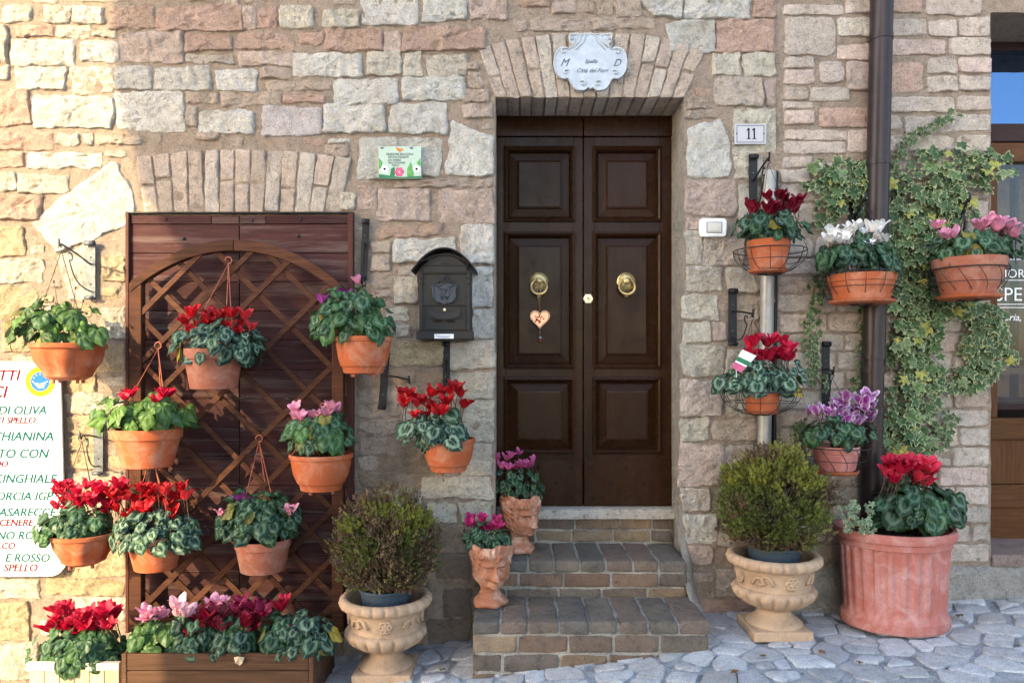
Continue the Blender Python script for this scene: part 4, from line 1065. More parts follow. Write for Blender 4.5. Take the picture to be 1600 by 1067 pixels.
# ================================================================== iron wall brackets
def bracket(px, y0, y1, tip, label, lean=0, mat='iron', scroll=True, wdt=15):
    o = W(px, y1, 0); root = thing('wall_bracket', label, 'bracket', o, 'iron wall brackets')
    a, b = W(px, y0, 0) - o, Vector((PX(lean), 0, 0)); hw = PX(wdt) / 2
    L = (a - b); ang = math.atan2(L.x, L.z); R = Matrix.Rotation(ang, 3, 'Y')
    mb = MB(); mb.obox((a + b) / 2 + Vector((0, -.018, 0)), (hw * 2, .005, L.length), R); mb.build('back_plate', mat, root, bevel=.001)
    for e, s_ in ((a, 1), (b, -1)):
        mb = MB(); vs = []
        for i in range(9):
            t_ = i / 8 * 4.2
            for sx in (-hw, hw): vs.append(e + Vector((sx, -.028 + .010 * math.cos(t_) , s_ * .010 * math.sin(t_))))
        mb.add(vs, [(i * 2, i * 2 + 1, i * 2 + 3, i * 2 + 2) for i in range(8)])
        ob = mb.build('rolled_end', mat, root, smooth=1); so = ob.modifiers.new('s', 'SOLIDIFY'); so.thickness = .004
    for f in (.25, .75):
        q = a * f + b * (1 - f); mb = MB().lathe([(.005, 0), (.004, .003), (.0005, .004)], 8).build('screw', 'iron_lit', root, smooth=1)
        mb.matrix_local = Matrix.Translation(q + Vector((0, -.0205, 0))) @ RX90
        MB().box(q.x - .004, q.x + .004, -.016, .014, q.z - .004, q.z + .004).build('fixing', mat, root)
    if tip:
        t_ = W(*tip) - o; st = a * .62 + b * .38 + Vector((0, -.02, 0))
        mb = MB(); up = (t_ + Vector((0, 0, .02)))
        mb.tube([st, st + (up - st) * .5 + Vector((0, 0, .004)), up, up + Vector((0, -.006, -.014)), up + Vector((0, -.016, -.004)), up + Vector((0, -.02, .022))], .0048, 7)
        mb.build('arm', mat, root, smooth=1)
        if scroll:
            mb = MB(); low = a * .12 + b * .88 + Vector((0, -.02, 0)); d = up - st; pts = []
            for i in range(14): k = i / 13 * 5.0; pts.append(st + d * .72 + Vector((0, 0, -.026)) + (d.normalized() * math.cos(k) + Vector((0, 0, 1)) * math.sin(k)) * (.010 + .014 * i / 13))
            q0 = pts[-1]
            for i in range(1, 11): k = i / 10; pts.append(q0 * (1 - k) + low * k + Vector((0, 0, -1)) * .035 * math.sin(math.pi * k) + d * .10 * math.sin(math.pi * k))
            mb.tube(pts, .0036, 6); mb.build('scroll', mat, root, smooth=1)
    return root
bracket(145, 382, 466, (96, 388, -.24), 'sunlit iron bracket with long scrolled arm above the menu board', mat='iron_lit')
bracket(573, 348, 436, (566, 446, -.24), 'iron bracket fixed upright beside the top corner of the boarded shutter', -4, scroll=False, wdt=11)
bracket(604, 556, 636, (640, 600, -.02), 'iron bracket half hidden behind the pot right of the shutter', -6, scroll=False, wdt=12)
bracket(698, 538, 606, (697, 598, -.22), 'iron bracket coming out below the mailbox', 0, scroll=False, wdt=11)
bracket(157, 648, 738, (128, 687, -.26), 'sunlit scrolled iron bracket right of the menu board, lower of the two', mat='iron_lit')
bracket(1175, 248, 345, (1200, 254, -.22), 'iron bracket with hooked arm under the house number', wdt=13)
bracket(1143, 456, 538, (1175, 497, -.22), 'iron bracket left of the steel pipe at mid height', wdt=13)
bracket(1288, 538, 640, (1300, 587, -.22), 'iron bracket among ivy strands above the purple cyclamen', wdt=12)
bracket(1330, 318, 400, (1350, 316, -.22), 'iron bracket wrapped in ivy left of the downpipe', wdt=12)
bracket(1492, 322, 410, (1512, 318, -.24), 'iron bracket deep in the ivy near the shop window', wdt=12)

# ================================================================== mailbox
mo = W(695, 530, 0); mail = thing('mailbox', 'dark grey metal mailbox with arched roof and crest on the wall', 'mailbox', mo)
YF = -.115
def mq(px, py, Y=YF): p_ = W(px, py, Y) - mo; return p_.x, p_.z
def arch_poly(x0, x1, yb_, ys_, yt_, n_=14):
    pts = [(x0, yb_), (x1, yb_)]
    for i in range(n_ + 1):
        t_ = i / n_ * 2 - 1; pts.append((x1 - (x1 - x0) * i / n_, ys_ - (ys_ - yt_) * (1 - t_ * t_)))
    return pts
MB().extrude([mq(x, y) for x, y in arch_poly(655, 736, 518, 425, 398)], YF, -.012).build('body', 'mailbox_metal', mail, bevel=.002)
MB().box(mq(651, 530)[0], mq(739, 530)[0], YF - .008, -.012, mq(0, 530)[1], mq(0, 517.5)[1]).build('base', 'mailbox_metal', mail, bevel=.003)
mb = MB(); vs = []; K = 18
for i in range(K + 1):
    t_ = i / K * 2 - 1; x = 694.5 + 51 * t_; y = 424 - 36 * (1 - abs(t_) ** 2.1)
    for Y in (YF - .035, -.004):
        p_ = W(x, y, YF) - mo
        vs.append((p_.x, Y, p_.z)); vs.append((p_.x * .985, Y, p_.z - .006))
fs = []
for i in range(K):
    a_ = i * 4; b_ = a_ + 4
    fs += [(a_, a_ + 2, b_ + 2, b_), (a_ + 1, b_ + 1, b_ + 3, a_ + 3), (a_, b_, b_ + 1, a_ + 1), (a_ + 2, a_ + 3, b_ + 3, b_ + 2)]
fs += [(0, 1, 3, 2), (K * 4, K * 4 + 2, K * 4 + 3, K * 4 + 1)]
mb.add(vs, fs).build('roof', 'mailbox_metal', mail, smooth=40)
mb = MB(); rib = []
for i in range(K + 1):
    t_ = i / K * 2 - 1; x_, z_ = mq(694.5 + 38 * t_, 410 - 12 * (1 - t_ * t_)); rib.append((x_, YF - .004, z_))
mb.tube(rib, .006, 7).build('pediment', 'mailbox_metal', mail, smooth=1)
for sx in (658, 732):
    x_ = mq(sx, 0)[0]
    MB().box(x_ - .008, x_ + .008, YF - .006, YF + .002, mq(0, 517)[1], mq(0, 424)[1]).build('pilaster', 'mailbox_metal', mail, bevel=.002)
    for py in (432, 441): MB().box(x_ - .012, x_ + .012, YF - .010, YF, mq(0, py + 3)[1], mq(0, py)[1]).build('capital', 'mailbox_metal', mail, bevel=.002)
a_, b_ = mq(661, 426), mq(729, 416)
MB().box(a_[0], b_[0], YF - .007, YF + .001, a_[1], b_[1]).build('letter_flap', 'mailbox_metal', mail, bevel=.002)
for py in (415, 427, 476.5, 515):
    z_ = mq(0, py)[1]; MB().box(mq(660, 0)[0], mq(730, 0)[0], YF - .009, YF - .0002, z_ - .0022, z_ + .0022).build('bead', 'mailbox_metal', mail, bevel=.001)
for px in (661.5, 728.5):
    x_ = mq(px, 0)[0]; MB().box(x_ - .002, x_ + .002, YF - .0082, YF - .0004, mq(0, 514)[1], mq(0, 477.5)[1]).build('bead', 'mailbox_metal', mail, bevel=.001)
# crest: shield, crown, supporters, scroll
def cr(px, py): return mq(px, py, YF)
mb = MB(); mb.extrude([cr(x, y) for x, y in ((676, 446), (687, 443), (694.5, 445), (702, 443), (713, 446), (713, 460), (708, 470), (694.5, 476), (681, 470), (676, 460))], YF - .007, YF)
mb.build('crest', 'mailbox_crest', mail, bevel=.002)
mb = MB()
for s_ in (-1, 1):
    mb.tube([Vector((cr(694.5 + s_ * dx, y)[0], YF - .010, cr(0, y)[1])) for dx, y in ((4, 446), (10, 448), (16, 445), (19, 449), (16, 455), (18, 464), (13, 471), (6, 474))], .0038, 6)
    mb.tube([Vector((cr(694.5 + s_ * dx, y)[0], YF - .010, cr(0, y)[1])) for dx, y in ((3, 468), (7, 462), (6, 455), (9, 450))], .0035, 6)
mb.tube([Vector((cr(x, y)[0], YF - .011, cr(0, y)[1])) for x, y in ((690, 452), (699, 452), (690, 464), (699, 464))], .0026, 5)
mb.tube([Vector((cr(x, y)[0], YF - .008, cr(0, y)[1])) for x, y in ((686, 444), (684, 437), (689, 440), (691, 433), (694.5, 438), (698, 433), (700, 440), (705, 437), (703, 444))], .003, 6)
mb.lathe([(.001, -.006), (.006, 0), (.001, .007)], 8, c=(cr(694.5, 432)[0], YF - .006, cr(0, 432)[1]))
mb.build('crest_relief', 'mailbox_crest', mail, smooth=1)
mb = MB()
for dx in (-5, -2, 1, 4): mb.lathe([(.0005, -.004), (.006, 0), (.0005, .004)], 7, c=(cr(694.5 + dx * 1.6, 0)[0], YF - .002, cr(0, 411 + abs(dx) * .3)[1]))
mb.build('pediment_ornament', 'mailbox_crest', mail, smooth=1)
mb = MB(); vs = []
for i in range(13):
    t_ = i / 12 * 2 - 1; x = 694.5 + 24 * t_; y = 488 + 5.5 * (1 - t_ * t_)
    x_, zt_ = cr(x, y - 4.5 - 1.5 * abs(t_)); zb_ = cr(x, y + 6.5 + (3 if abs(t_) > .85 else 0))[1]
    vs += [(x_, YF - .001, zt_), (x_, YF - .013, (zt_ + zb_) / 2 + .004), (x_, YF - .010, zb_)]
mb.add(vs, [(i * 3 + j, i * 3 + 3 + j, i * 3 + 4 + j, i * 3 + 1 + j) for i in range(12) for j in range(2)]).build('handle', 'mailbox_metal', mail, smooth=1)
for x0, x1 in ((677, 690), (698, 711)):
    mb = MB().box(cr(x0, 0)[0], cr(x1, 0)[0], YF - .0012, YF + .001, cr(0, 504)[1], cr(0, 500)[1]).build('window_slot', 'dark_room', mail)
MB().lathe([(.007, 0), (.007, .003), (.0005, .004)], 12).build('lock', 'lock_brass', mail).matrix_local = Matrix.Translation((cr(694.5, 0)[0], YF - .001, cr(0, 484)[1])) @ RX90
MB().box(cr(679, 0)[0], cr(709, 0)[0], YF - .0095, YF - .0078, cr(0, 529)[1], cr(0, 522)[1]).build('name_label', 'paint_white', mail)
for py, x0, x1 in ((524, 681, 706), (526.6, 684, 703)):
    for k in range(9):
        xa_ = x0 + (x1 - x0) * k / 9; MB().box(cr(xa_, 0)[0], cr(xa_ + 1.9, 0)[0], YF - .0100, YF - .0094, cr(0, py + 1.0)[1], cr(0, py)[1]).build('print', 'ink_grey', mail)

# ================================================================== plaque over the door
po = W(922.7, 97, 0); plq = thing('name_plaque', 'pale scrolled ceramic plaque fixed on the brick arch above the door', 'plaque', po)
half = [(705, 108), (760, 140), (800, 118), (850, 132), (880, 150), (905, 124), (960, 114), (1015, 145), (1030, 205), (1005, 258), (965, 275), (990, 320), (1040, 362), (1080, 332), (1150, 330), (1210, 370), (1252, 440), (1272, 560), (1252, 680), (1200, 765), (1130, 812), (1060, 800), (1028, 825), (1000, 885), (955, 955), (880, 992), (800, 990), (742, 940), (705, 968)]
def cq(x, y, Y=-.03): p_ = W(850 + x / 9.7, 40 + y / 9.7, Y) - po; return p_.x, p_.z
outl = [cq(x, y) for x, y in half] + [cq(1410 - x, y) for x, y in half[-2:0:-1]]
for _ in range(1): outl = [(p[0] * w0 + q[0] * (1 - w0), p[1] * w0 + q[1] * (1 - w0)) for p, q in zip(outl, outl[1:] + outl[:1]) for w0 in (.8, .2)]
MB().extrude(outl, -.030, -.008).build('plate', 'ceramic', plq, bevel=.003)
mb = MB(); mb.tube([(x * .975, -.030, z * .975) for x, z in outl], .0042, 6, True); mb.build('rim', 'ceramic_rim', plq, smooth=1)
mb = MB()
for sx, sy, r0, dr in ((420, 190, 60, 1), (990, 190, 60, -1), (300, 395, 60, 1), (1110, 400, 60, -1), (330, 710, 45, 1), (1080, 720, 45, -1), (590, 885, 55, -1), (815, 885, 55, 1)):
    pts = []
    for i in range(16):
        k = i / 15; a = 5.6 * k + .6; r_ = r0 * (1 - .85 * k); x_, z_ = cq(sx + dr * r_ * math.cos(a), sy - r_ * math.sin(a)); pts.append((x_, -.033 - .004 * k, z_))
    mb.tube(pts, .0036, 6)
for s_ in (0, 1):
    for line in (((640, 130), (600, 250), (480, 370)), ((560, 130), (540, 240), (440, 340)), ((475, 200), (460, 280), (380, 340))):
        mb.tube([((lambda c_: (c_[0], -.032, c_[1]))(cq(x if not s_ else 1410 - x, y))) for x, y in line], .0032, 5)
mb.build('scrolls', 'ceramic_rim', plq, smooth=1)
for body, x, y, sz in (('M', 245, 615, .052), ('D', 1045, 620, .052), ('Spello', 615, 575, .028), ('Citt\u00e0 dei Fiori', 485, 715, .030)):
    x_, z_ = cq(x, y); text('lettering', body, 'ink_grey', plq, (x_, -.0312, z_), sz, .45, .92)

# ---- number plate, painted tile, bell
no = W(1172.5, 224, 0); num = thing('house_number', 'white enamel number plate 11 right of the door', 'number plate', no)
def nq(px, py, Y=-.022): p_ = W(px, py, Y) - no; return p_.x, p_.z
a_, b_ = nq(1148, 225.5), nq(1197, 193.5)
MB().box(a_[0], b_[0], -.022, -.008, a_[1], b_[1]).build('plate', 'enamel', num, bevel=.002)
for x0, y0, x1, y1 in ((1151, 196, 1194, 197), (1151, 222, 1194, 223), (1151, 197, 1152, 222), (1193, 197, 1194, 222)):
    MB().box(nq(x0, 0)[0], nq(x1, 0)[0], -.0228, -.0215, nq(0, y1)[1], nq(0, y0)[1]).build('border_line', 'ink_grey', num)
for x0 in (1168, 1176.5):
    mb = MB(); Yd = -.0232
    mb.box(nq(x0 + .9, 0)[0], nq(x0 + 3.1, 0)[0], Yd, -.0215, nq(0, 216.6)[1], nq(0, 200.5)[1])
    mb.box(nq(x0 - 1, 0)[0], nq(x0 + 5, 0)[0], Yd + .0001, -.0215, nq(0, 217.6)[1], nq(0, 216.4)[1])
    mb.extrude([nq(x0 - 1.4, 205), nq(x0 - 1.6, 203.6), nq(x0 + 1.2, 200.4), nq(x0 + 1.2, 203)], Yd + .0002, -.0215)
    mb.build('digit', 'ink_black', num)
for px in (1151.2, 1193.6):
    MB().lathe([(.004, 0), (.003, .002), (.0004, .0025)], 8).build('screw', 'ink_black', num).matrix_local = Matrix.Translation((nq(px, 0)[0], -.0222, nq(0, 209)[1])) @ RX90

to = W(625, 279, 0); til = thing('painted_tile', 'pale green painted tile with flowers and green lettering on a white stone', 'tile sign', to)
YT = -.030
def tq(px, py): p_ = W(px, py, YT) - to; return p_.x, p_.z
a_, b_ = tq(591.5, 279), tq(658, 229)
MB().box(a_[0], b_[0], YT, -.010, a_[1], b_[1]).build('tile', 'tile_mint', til, bevel=.002)
for body, px, py, sz in (('FINESTRE BALCONI', 603.5, 243, .0165), ('VICOLI FIORITI', 606, 247.6, .0165), ('DA VIVERE', 606, 252, .0145), ('RACCONTARE', 607, 256, .0135), ('SPELLO', 612, 260, .0125)):
    x_, z_ = tq(px, py); text('lettering', body, 'ink_green' if 0 else 'ink_grey', til, (x_, YT - .0008, z_), sz, .1, .93)
def blob(name, mat, pts, lift=.001, parent=til):
    MB().extrude([tq(x, y) for x, y in pts], YT - lift, YT + .0005).build(name, mat, parent)
blob('painted_leaf', 'paint_green', [(592, 247), (598, 254), (595, 264), (592, 264)]); blob('painted_leaf', 'paint_green', [(657.5, 247), (651, 254), (654, 260), (657.5, 258)])
blob('painted_leaf', 'paint_green', [(636, 276), (636, 264), (642, 253), (645, 264), (647, 276)], .0012)
blob('painted_leaf', 'paint_dkgreen', [(609, 276), (611, 264), (616, 261), (618, 270), (616, 276)], .0012)
blob('painted_grass', 'paint_dkgreen', [(592, 278.6), (592, 272), (604, 274), (625, 277), (645, 276), (657.5, 275), (657.5, 278.6)], .0009)
for k in range(6):
    a = k * 1.047; cx_, cy_ = 624 + 4.6 * math.cos(a), 269 + 4.6 * math.sin(a)
    blob('painted_petal', 'paint_pink', [(cx_ + 3.2 * math.cos(t_ * .785), cy_ + 3.2 * math.sin(t_ * .785)) for t_ in range(8)], .0016 + k * .0001)
for fx in (601, 651):
    for k in range(6):
        a = k * 1.047; cx_, cy_ = fx + 3.6 * math.cos(a), 264.5 + 3.6 * math.sin(a)
        blob('painted_petal', 'paint_white', [(cx_ + 2.6 * math.cos(t_ * .785), cy_ + 2.6 * math.sin(t_ * .785)) for t_ in range(8)], .0016 + k * .0001)
    blob('painted_centre', 'ink_black', [(fx + 2 * math.cos(t_ * .785), 264.5 + 2 * math.sin(t_ * .785)) for t_ in range(8)], .0026)
blob('painted_bird', 'paint_orange', [(619, 229.5), (623, 232), (631, 233.5), (625, 238), (619, 234)], .0012)
for px in (594, 640): blob('painted_mark', 'ink_grey', [(px, 230.5), (px + 6, 230.5), (px + 5, 233), (px + 1, 233)], .001)

bo = W(1114.5, 370, 0); bell = thing('door_bell', 'white plastic bell push below the pink stone right of the door', 'door bell', bo)
def bq(px, py, Y=-.03): p_ = W(px, py, Y) - bo; return p_.x, p_.z
rx_ = [bq(*p_) for p_ in ((1097, 341), (1132, 341), (1135.5, 344), (1136, 356), (1135, 367), (1132, 370), (1097, 370), (1094, 367), (1093, 356), (1093.5, 344))]
MB().extrude(rx_, -.030, -.006).build('housing', 'white_plastic', bell, bevel=.004)
a_, b_ = bq(1104, 364), bq(1128, 347); MB().box(a_[0], b_[0], -.033, -.029, a_[1], b_[1]).build('frame', 'ink_grey', bell, bevel=.001)
a_, b_ = bq(1105, 363), bq(1127, 348); MB().box(a_[0], b_[0], -.0345, -.0335, a_[1], b_[1]).build('button', 'button_plastic', bell, bevel=.0005)
a_, b_ = bq(1108, 361), bq(1124, 352); MB().box(a_[0], b_[0], -.0370, -.0350, a_[1], b_[1]).build('name_window', 'button_plastic', bell, bevel=.0005)
a_, b_ = bq(1107, 369.4), bq(1124, 367.6); MB().box(a_[0], b_[0], -.0312, -.029, a_[1], b_[1]).build('tab', 'button_plastic', bell)

# ---- heart charm on the left knocker
hy = DY - .03; ho = W(842, 470, hy); heart = thing('heart_charm', 'small copper heart charm hanging from the left door knocker', 'ornament', ho)
def hq(px, py): p_ = W(px, py, hy) - ho; return p_.x, p_.z
hp = []
for i in range(28):
    a = 2 * math.pi * i / 28; hp.append(hq(843.5 + 15 * math.sin(a) ** 3, 497.5 - (13 * math.cos(a) - 5 * math.cos(2 * a) - 2 * math.cos(3 * a) - math.cos(4 * a)) * .98))
mb = MB(); mb.tube([(x, 0, z) for x, z in hp], .0045, 6, True); mb.build('heart_frame', 'copper', heart, smooth=1)
MB().extrude([(x * .96, z * .96 - .003) for x, z in hp], .000, .003).build('heart_backing', 'copper', heart)
mb = MB()
for k in range(16):
    x_, z_ = hq(rnd(836, 850), rnd(494, 506)); mb.lathe([(.0005, -.005), (.005, 0), (.0005, .005)], 6, c=(x_, -.004, z_))
mb.build('beads', 'ornament_red', heart, smooth=1)
mb = MB(); kx_, kz_ = hq(842, 457)
for s_ in (-1, 1): mb.tube([(kx_ + s_ * .012, -.004, kz_ + .035), (kx_ + s_ * .006, -.002, kz_ - .02), (hq(843.5, 0)[0], 0, hq(0, 486)[1])], .0013, 5)
mb.tube([(hq(843.5, 0)[0], 0, hq(0, 516)[1]), (hq(844, 0)[0], 0, hq(0, 524)[1])], .001, 4); mb.build('cord', 'copper', heart, smooth=1)
mb = MB().lathe([(.009, 0), (.008, .006), (.003, .013), (.0005, .014)], 12, c=(hq(844, 0)[0], 0, hq(0, 529)[1])); mb.build('bell', 'steel', heart, smooth=1)
mb = MB().lathe([(.0005, -.016), (.007, -.010), (.007, -.004), (.003, 0)], 10, c=(hq(844, 0)[0], 0, hq(0, 530)[1])); mb.build('tassel', 'ornament_red', heart, smooth=1)

# ================================================================== menu board
YB = -.045; mo2 = W(40, 900, YB); menu = thing('menu_board', 'white menu board with green and red Italian lettering at the left edge', 'sign', mo2)
def bq2(px, py): p_ = W(px, py, YB) - mo2; return p_.x, p_.z
out = [(-75, 563), (82, 566), (91, 568), (94, 575), (102, 878), (101, 886), (92, 896), (82, 900), (-75, 902)]
MB().extrude([bq2(*p_) for p_ in out], 0, .012).build('board', 'board_white', menu, bevel=.002)
for px, py in ((10, 600), (10, 860)):
    x_, z_ = bq2(px, py); MB().box(x_ - .02, x_ + .02, .0125, .05, z_ - .02, z_ + .02).build('spacer', 'iron', menu)
def line(body, px_right, py, h_px, mat, sh=.25, sx=1.0):
    x_, z_ = bq2(px_right, py); text('lettering', body, mat, menu, (x_, -.0012, z_), PX(h_px, YB) / .68, sh, sx, 'RIGHT', off=.0009)
for body, xr, py, hp_, mat in (('OTTI', 30, 594, 16, 'ink_red'), ('CI', 10, 621, 18, 'ink_red'), ('NE DI OLIVA', 72, 647, 12.5, 'ink_green'), ('OTTI SPELLO', 55, 661, 9.5, 'ink_red'), ('DI CHIANINA', 83, 688, 13.5, 'ink_green'), ('OTTO CON', 75, 715, 13.5, 'ink_green'), ('DO', 12, 729, 9, 'ink_red'),
                               ('DI CINGHIALE', 87, 754, 13, 'ink_green'), ('NORCIA IGP', 81, 781, 12.5, 'ink_green'), ('E CASARECCE', 86, 806, 12.5, 'ink_green'), ('TO CENERE', 51, 821, 10, 'ink_red'), ('VINO ROSSO', 83, 842, 12, 'ink_green'), ('ALCO', 23, 857, 9.5, 'ink_red'), ('E ROSSO', 77, 877, 12, 'ink_green'), ('SPELLO', 58, 892, 11, 'ink_red')):
    line(body, xr, py, hp_, mat)
mb = MB(); sx_, sz_ = bq2(63, 596)
def disc(r, y, mat, n_=40, tooth=0):
    MB().extrude([(sx_ + r * (1 - tooth * (i % 2)) * math.cos(2 * math.pi * i / n_), sz_ + r * (1 - tooth * (i % 2)) * math.sin(2 * math.pi * i / n_)) for i in range(n_)], y, .001).build('seal', mat, menu)
disc(PX(24, YB), -.0008, 'seal_yellow', 56, .05); disc(PX(15, YB), -.0016, 'seal_blue', 36)
for k in range(12):
    a = k * math.pi / 6; r_ = PX(11.5, YB); x_, z_ = sx_ + r_ * math.cos(a), sz_ + r_ * math.sin(a)
    if z_ > sz_ - .005: MB().extrude([(x_ + .0035 * math.cos(t_ * 1.257 + 1.57), z_ + .0035 * math.sin(t_ * 1.257 + 1.57)) for t_ in range(5)], -.0024, 0).build('star', 'seal_yellow', menu)
for k in range(4):
    mb = MB(); mb.tube([(sx_ + PX(-10 + 2 * k, YB), -.002, sz_ - PX(2 + 2.4 * k, YB)), (sx_, -.002, sz_ - PX(4 + 2 * k, YB)), (sx_ + PX(11 - 1.5 * k, YB), -.002, sz_ - PX(.5 + 3 * k, YB))], .0014, 4); mb.build('field_line', 'seal_yellow', menu)

# ================================================================== pipes
def P3(px, py, Y): return W(px, py, Y)
dp_o = P3(1362, 770, -.085); dpp = thing('downpipe', 'dark brown metal downpipe running down through the ivy', 'downpipe', dp_o)
r_ = PX(17, -.085)
def lp(px, py): return P3(px, py, -.085) - dp_o
MB().tube([lp(1381, -160), lp(1378, 0), lp(1371, 300), lp(1365, 560)], r_, 20).build('pipe', 'downpipe_metal', dpp, smooth=40)
MB().tube([lp(1364.5, 554), lp(1361, 800), lp(1360, 945)], r_ * .93, 20).build('pipe', 'downpipe_metal', dpp, smooth=40)
for py, px in ((556, 1364.6), (578, 1364)): MB().tube([lp(px, py - 4), lp(px - .2, py + 5)], r_ * 1.07, 20).build('collar', 'downpipe_metal', dpp, smooth=40)
for py in (60, 255, 640):
    q = lp(1378 - py * .024, py); MB().tube([q + Vector((0, 0, -.012)), q + Vector((0, 0, .012))], r_ * 1.06, 20).build('clip', 'downpipe_metal', dpp, smooth=40)
    MB().box(q.x - .012, q.x + .012, r_ * .8, .09, q.z - .012, q.z + .012).build('clip_stem', 'downpipe_metal', dpp)
for k in range(1):
    mb = MB(); mb.tube([lp(1395, -160) + Vector((0, .045, 0)), lp(1391, 250) + Vector((0, .045, 0)), lp(1384, 360) + Vector((0, .045, 0))], .012, 10); mb.build('side_tube', 'downpipe_metal', dpp, smooth=1)
sp_o = P3(1194, 745, -.045); stp = thing('steel_pipe', 'straight silver steel pipe on the wall behind two wire baskets', 'pipe', sp_o)
MB().tube([P3(1202, 268, -.045) - sp_o, P3(1198, 500, -.045) - sp_o, P3(1193, 745, -.045) - sp_o], PX(10.5, -.045), 16).build('pipe', 'steel', stp, smooth=40)
MB().tube([P3(1213, 268, -.02) - sp_o, P3(1209, 745, -.02) - sp_o], .011, 10).build('cable', 'iron', stp, smooth=40)
for py in (300, 470, 700):
    q = P3(1203 - (py - 268) * .021, py, -.045) - sp_o; MB().tube([q + Vector((0, 0, -.008)), q + Vector((0, 0, .008))], PX(11.5, -.045), 16).build('clip', 'steel', stp, smooth=40)
    MB().box(q.x - .008, q.x + .008, .02, .05, q.z - .008, q.z + .008).build('clip_stem', 'steel', stp)

# ================================================================== wooden planters
bx = thing('planter_box', 'long brown wooden planter box full of mixed cyclamen below the trellis', 'planter', (-1.26, -.34, 0)); BO = Vector((-1.26, -.34, 0))
X0, X1, Y0, Y1, ZT = -1.672, -.852, -.53, -.155, .262
def bbx(name, x0, x1, y0, y1, z0, z1, mat='planter_wood'): return MB().box(x0 - BO.x, x1 - BO.x, y0 - BO.y, y1 - BO.y, z0, z1).build(name, mat, bx, bevel=.003)
for k in range(4):
    z1_ = ZT - k * .074; z0_ = z1_ - .071
    bbx('front_board', X0 + .012, X1 - .022, Y0, Y0 + .018, z0_, z1_); bbx('side_board', X1 - .018, X1, Y0 + .02, Y1, z0_, z1_); bbx('side_board', X0, X0 + .018, Y0 + .02, Y1, z0_, z1_); bbx('back_board', X0 + .02, X1 - .02, Y1 - .018, Y1, z0_, z1_)
for x_ in (X0 - .001, X1 - .02):
    for y_ in (Y0 - .004, Y1 - .03): bbx('corner_post', x_, x_ + .021, y_, y_ + .034, -.10, ZT + .002)
bbx('soil', X0 + .02, X1 - .02, Y0 + .02, Y1 - .02, ZT - .10, ZT - .03, 'soil')
org = BO
for cxp, tone in ((245, 'bright'), (305, 'deep'), (370, 'deep'), (440, 'deep'), (478, 'dark')):
    foliage(bx, org, -.40, (cxp - 48, 955, cxp + 52, 1040), tone, 36, .074, ry=.13)
for b_ in (((222, 950, 258, 962), 4, PINK), ((272, 936, 306, 950), 4, (.80, .48, .54)), ((332, 930, 352, 944), 2, PINK), ((308, 945, 405, 978), 13, DKRED), ((372, 935, 412, 955), 5, (.30, .006, .05)), ((300, 960, 330, 985), 3, RED), ((432, 928, 452, 942), 2, CRIM), ((444, 968, 486, 980), 2, CRIM)):
    blooms(bx, org, -.40, b_[0], b_[1], b_[2], .072)
MB().add([(x - BO.x, y - BO.y, z) for x, y, z in ((-1.19, -.536, .25), (-1.165, -.548, .258), (-1.145, -.536, .25), (-1.15, -.545, .23), (-1.165, -.537, .215), (-1.18, -.548, .23))], [(0, 1, 4, 5), (1, 2, 3, 4)]).build('dry_leaf', 'crate_wood', bx)
cr_ = thing('wooden_crate', 'pale wooden slat crate of crimson cyclamen in the bottom left corner', 'planter', (-1.9, -.36, -.05)); CO = Vector((-1.9, -.36, -.05))
cx0, cx1, cy0, cy1, czt = -2.09, -1.70, -.50, -.20, .215
for k in range(6):
    a_ = cx0 + (cx1 - cx0) * k / 6
    MB().box(a_ + .002 - CO.x, a_ + (cx1 - cx0) / 6 - .002 - CO.x, cy0 - CO.y, cy0 + .012 - CO.y, -.10 - CO.z, czt - .034 - CO.z).build('slat', 'crate_wood', cr_, bevel=.002)
    MB().box(a_ + .002 - CO.x, a_ + (cx1 - cx0) / 6 - .002 - CO.x, cy1 - .012 - CO.y, cy1 - CO.y, -.10 - CO.z, czt - .034 - CO.z).build('slat', 'crate_wood', cr_, bevel=.002)
for a_, b_ in ((cx0 - .008, -1.975), (-1.84, cx1 + .004)):
    MB().box(a_ - CO.x, b_ - CO.x, cy0 - .012 - CO.y, cy0 + .012 - CO.y, czt - .033 - CO.z, czt - CO.z).build('top_rail', 'crate_rail', cr_, bevel=.002)
for x_ in (cx0, cx1 - .012): MB().box(x_ - CO.x, x_ + .012 - CO.x, cy0 + .014 - CO.y, cy1 - .014 - CO.y, -.10 - CO.z, czt - .034 - CO.z).build('side', 'crate_wood', cr_, bevel=.002)
MB().box(cx0 + .014 - CO.x, cx1 - .014 - CO.x, cy0 + .014 - CO.y, cy1 - .014 - CO.y, .05 - CO.z, .14 - CO.z).build('soil', 'soil', cr_)
foliage(cr_, CO, -.40, (48, 972, 205, 1056), 'mid', 70, .072, ry=.13)
blooms(cr_, CO, -.40, (80, 944, 180, 980), 18, CRIM, .074)

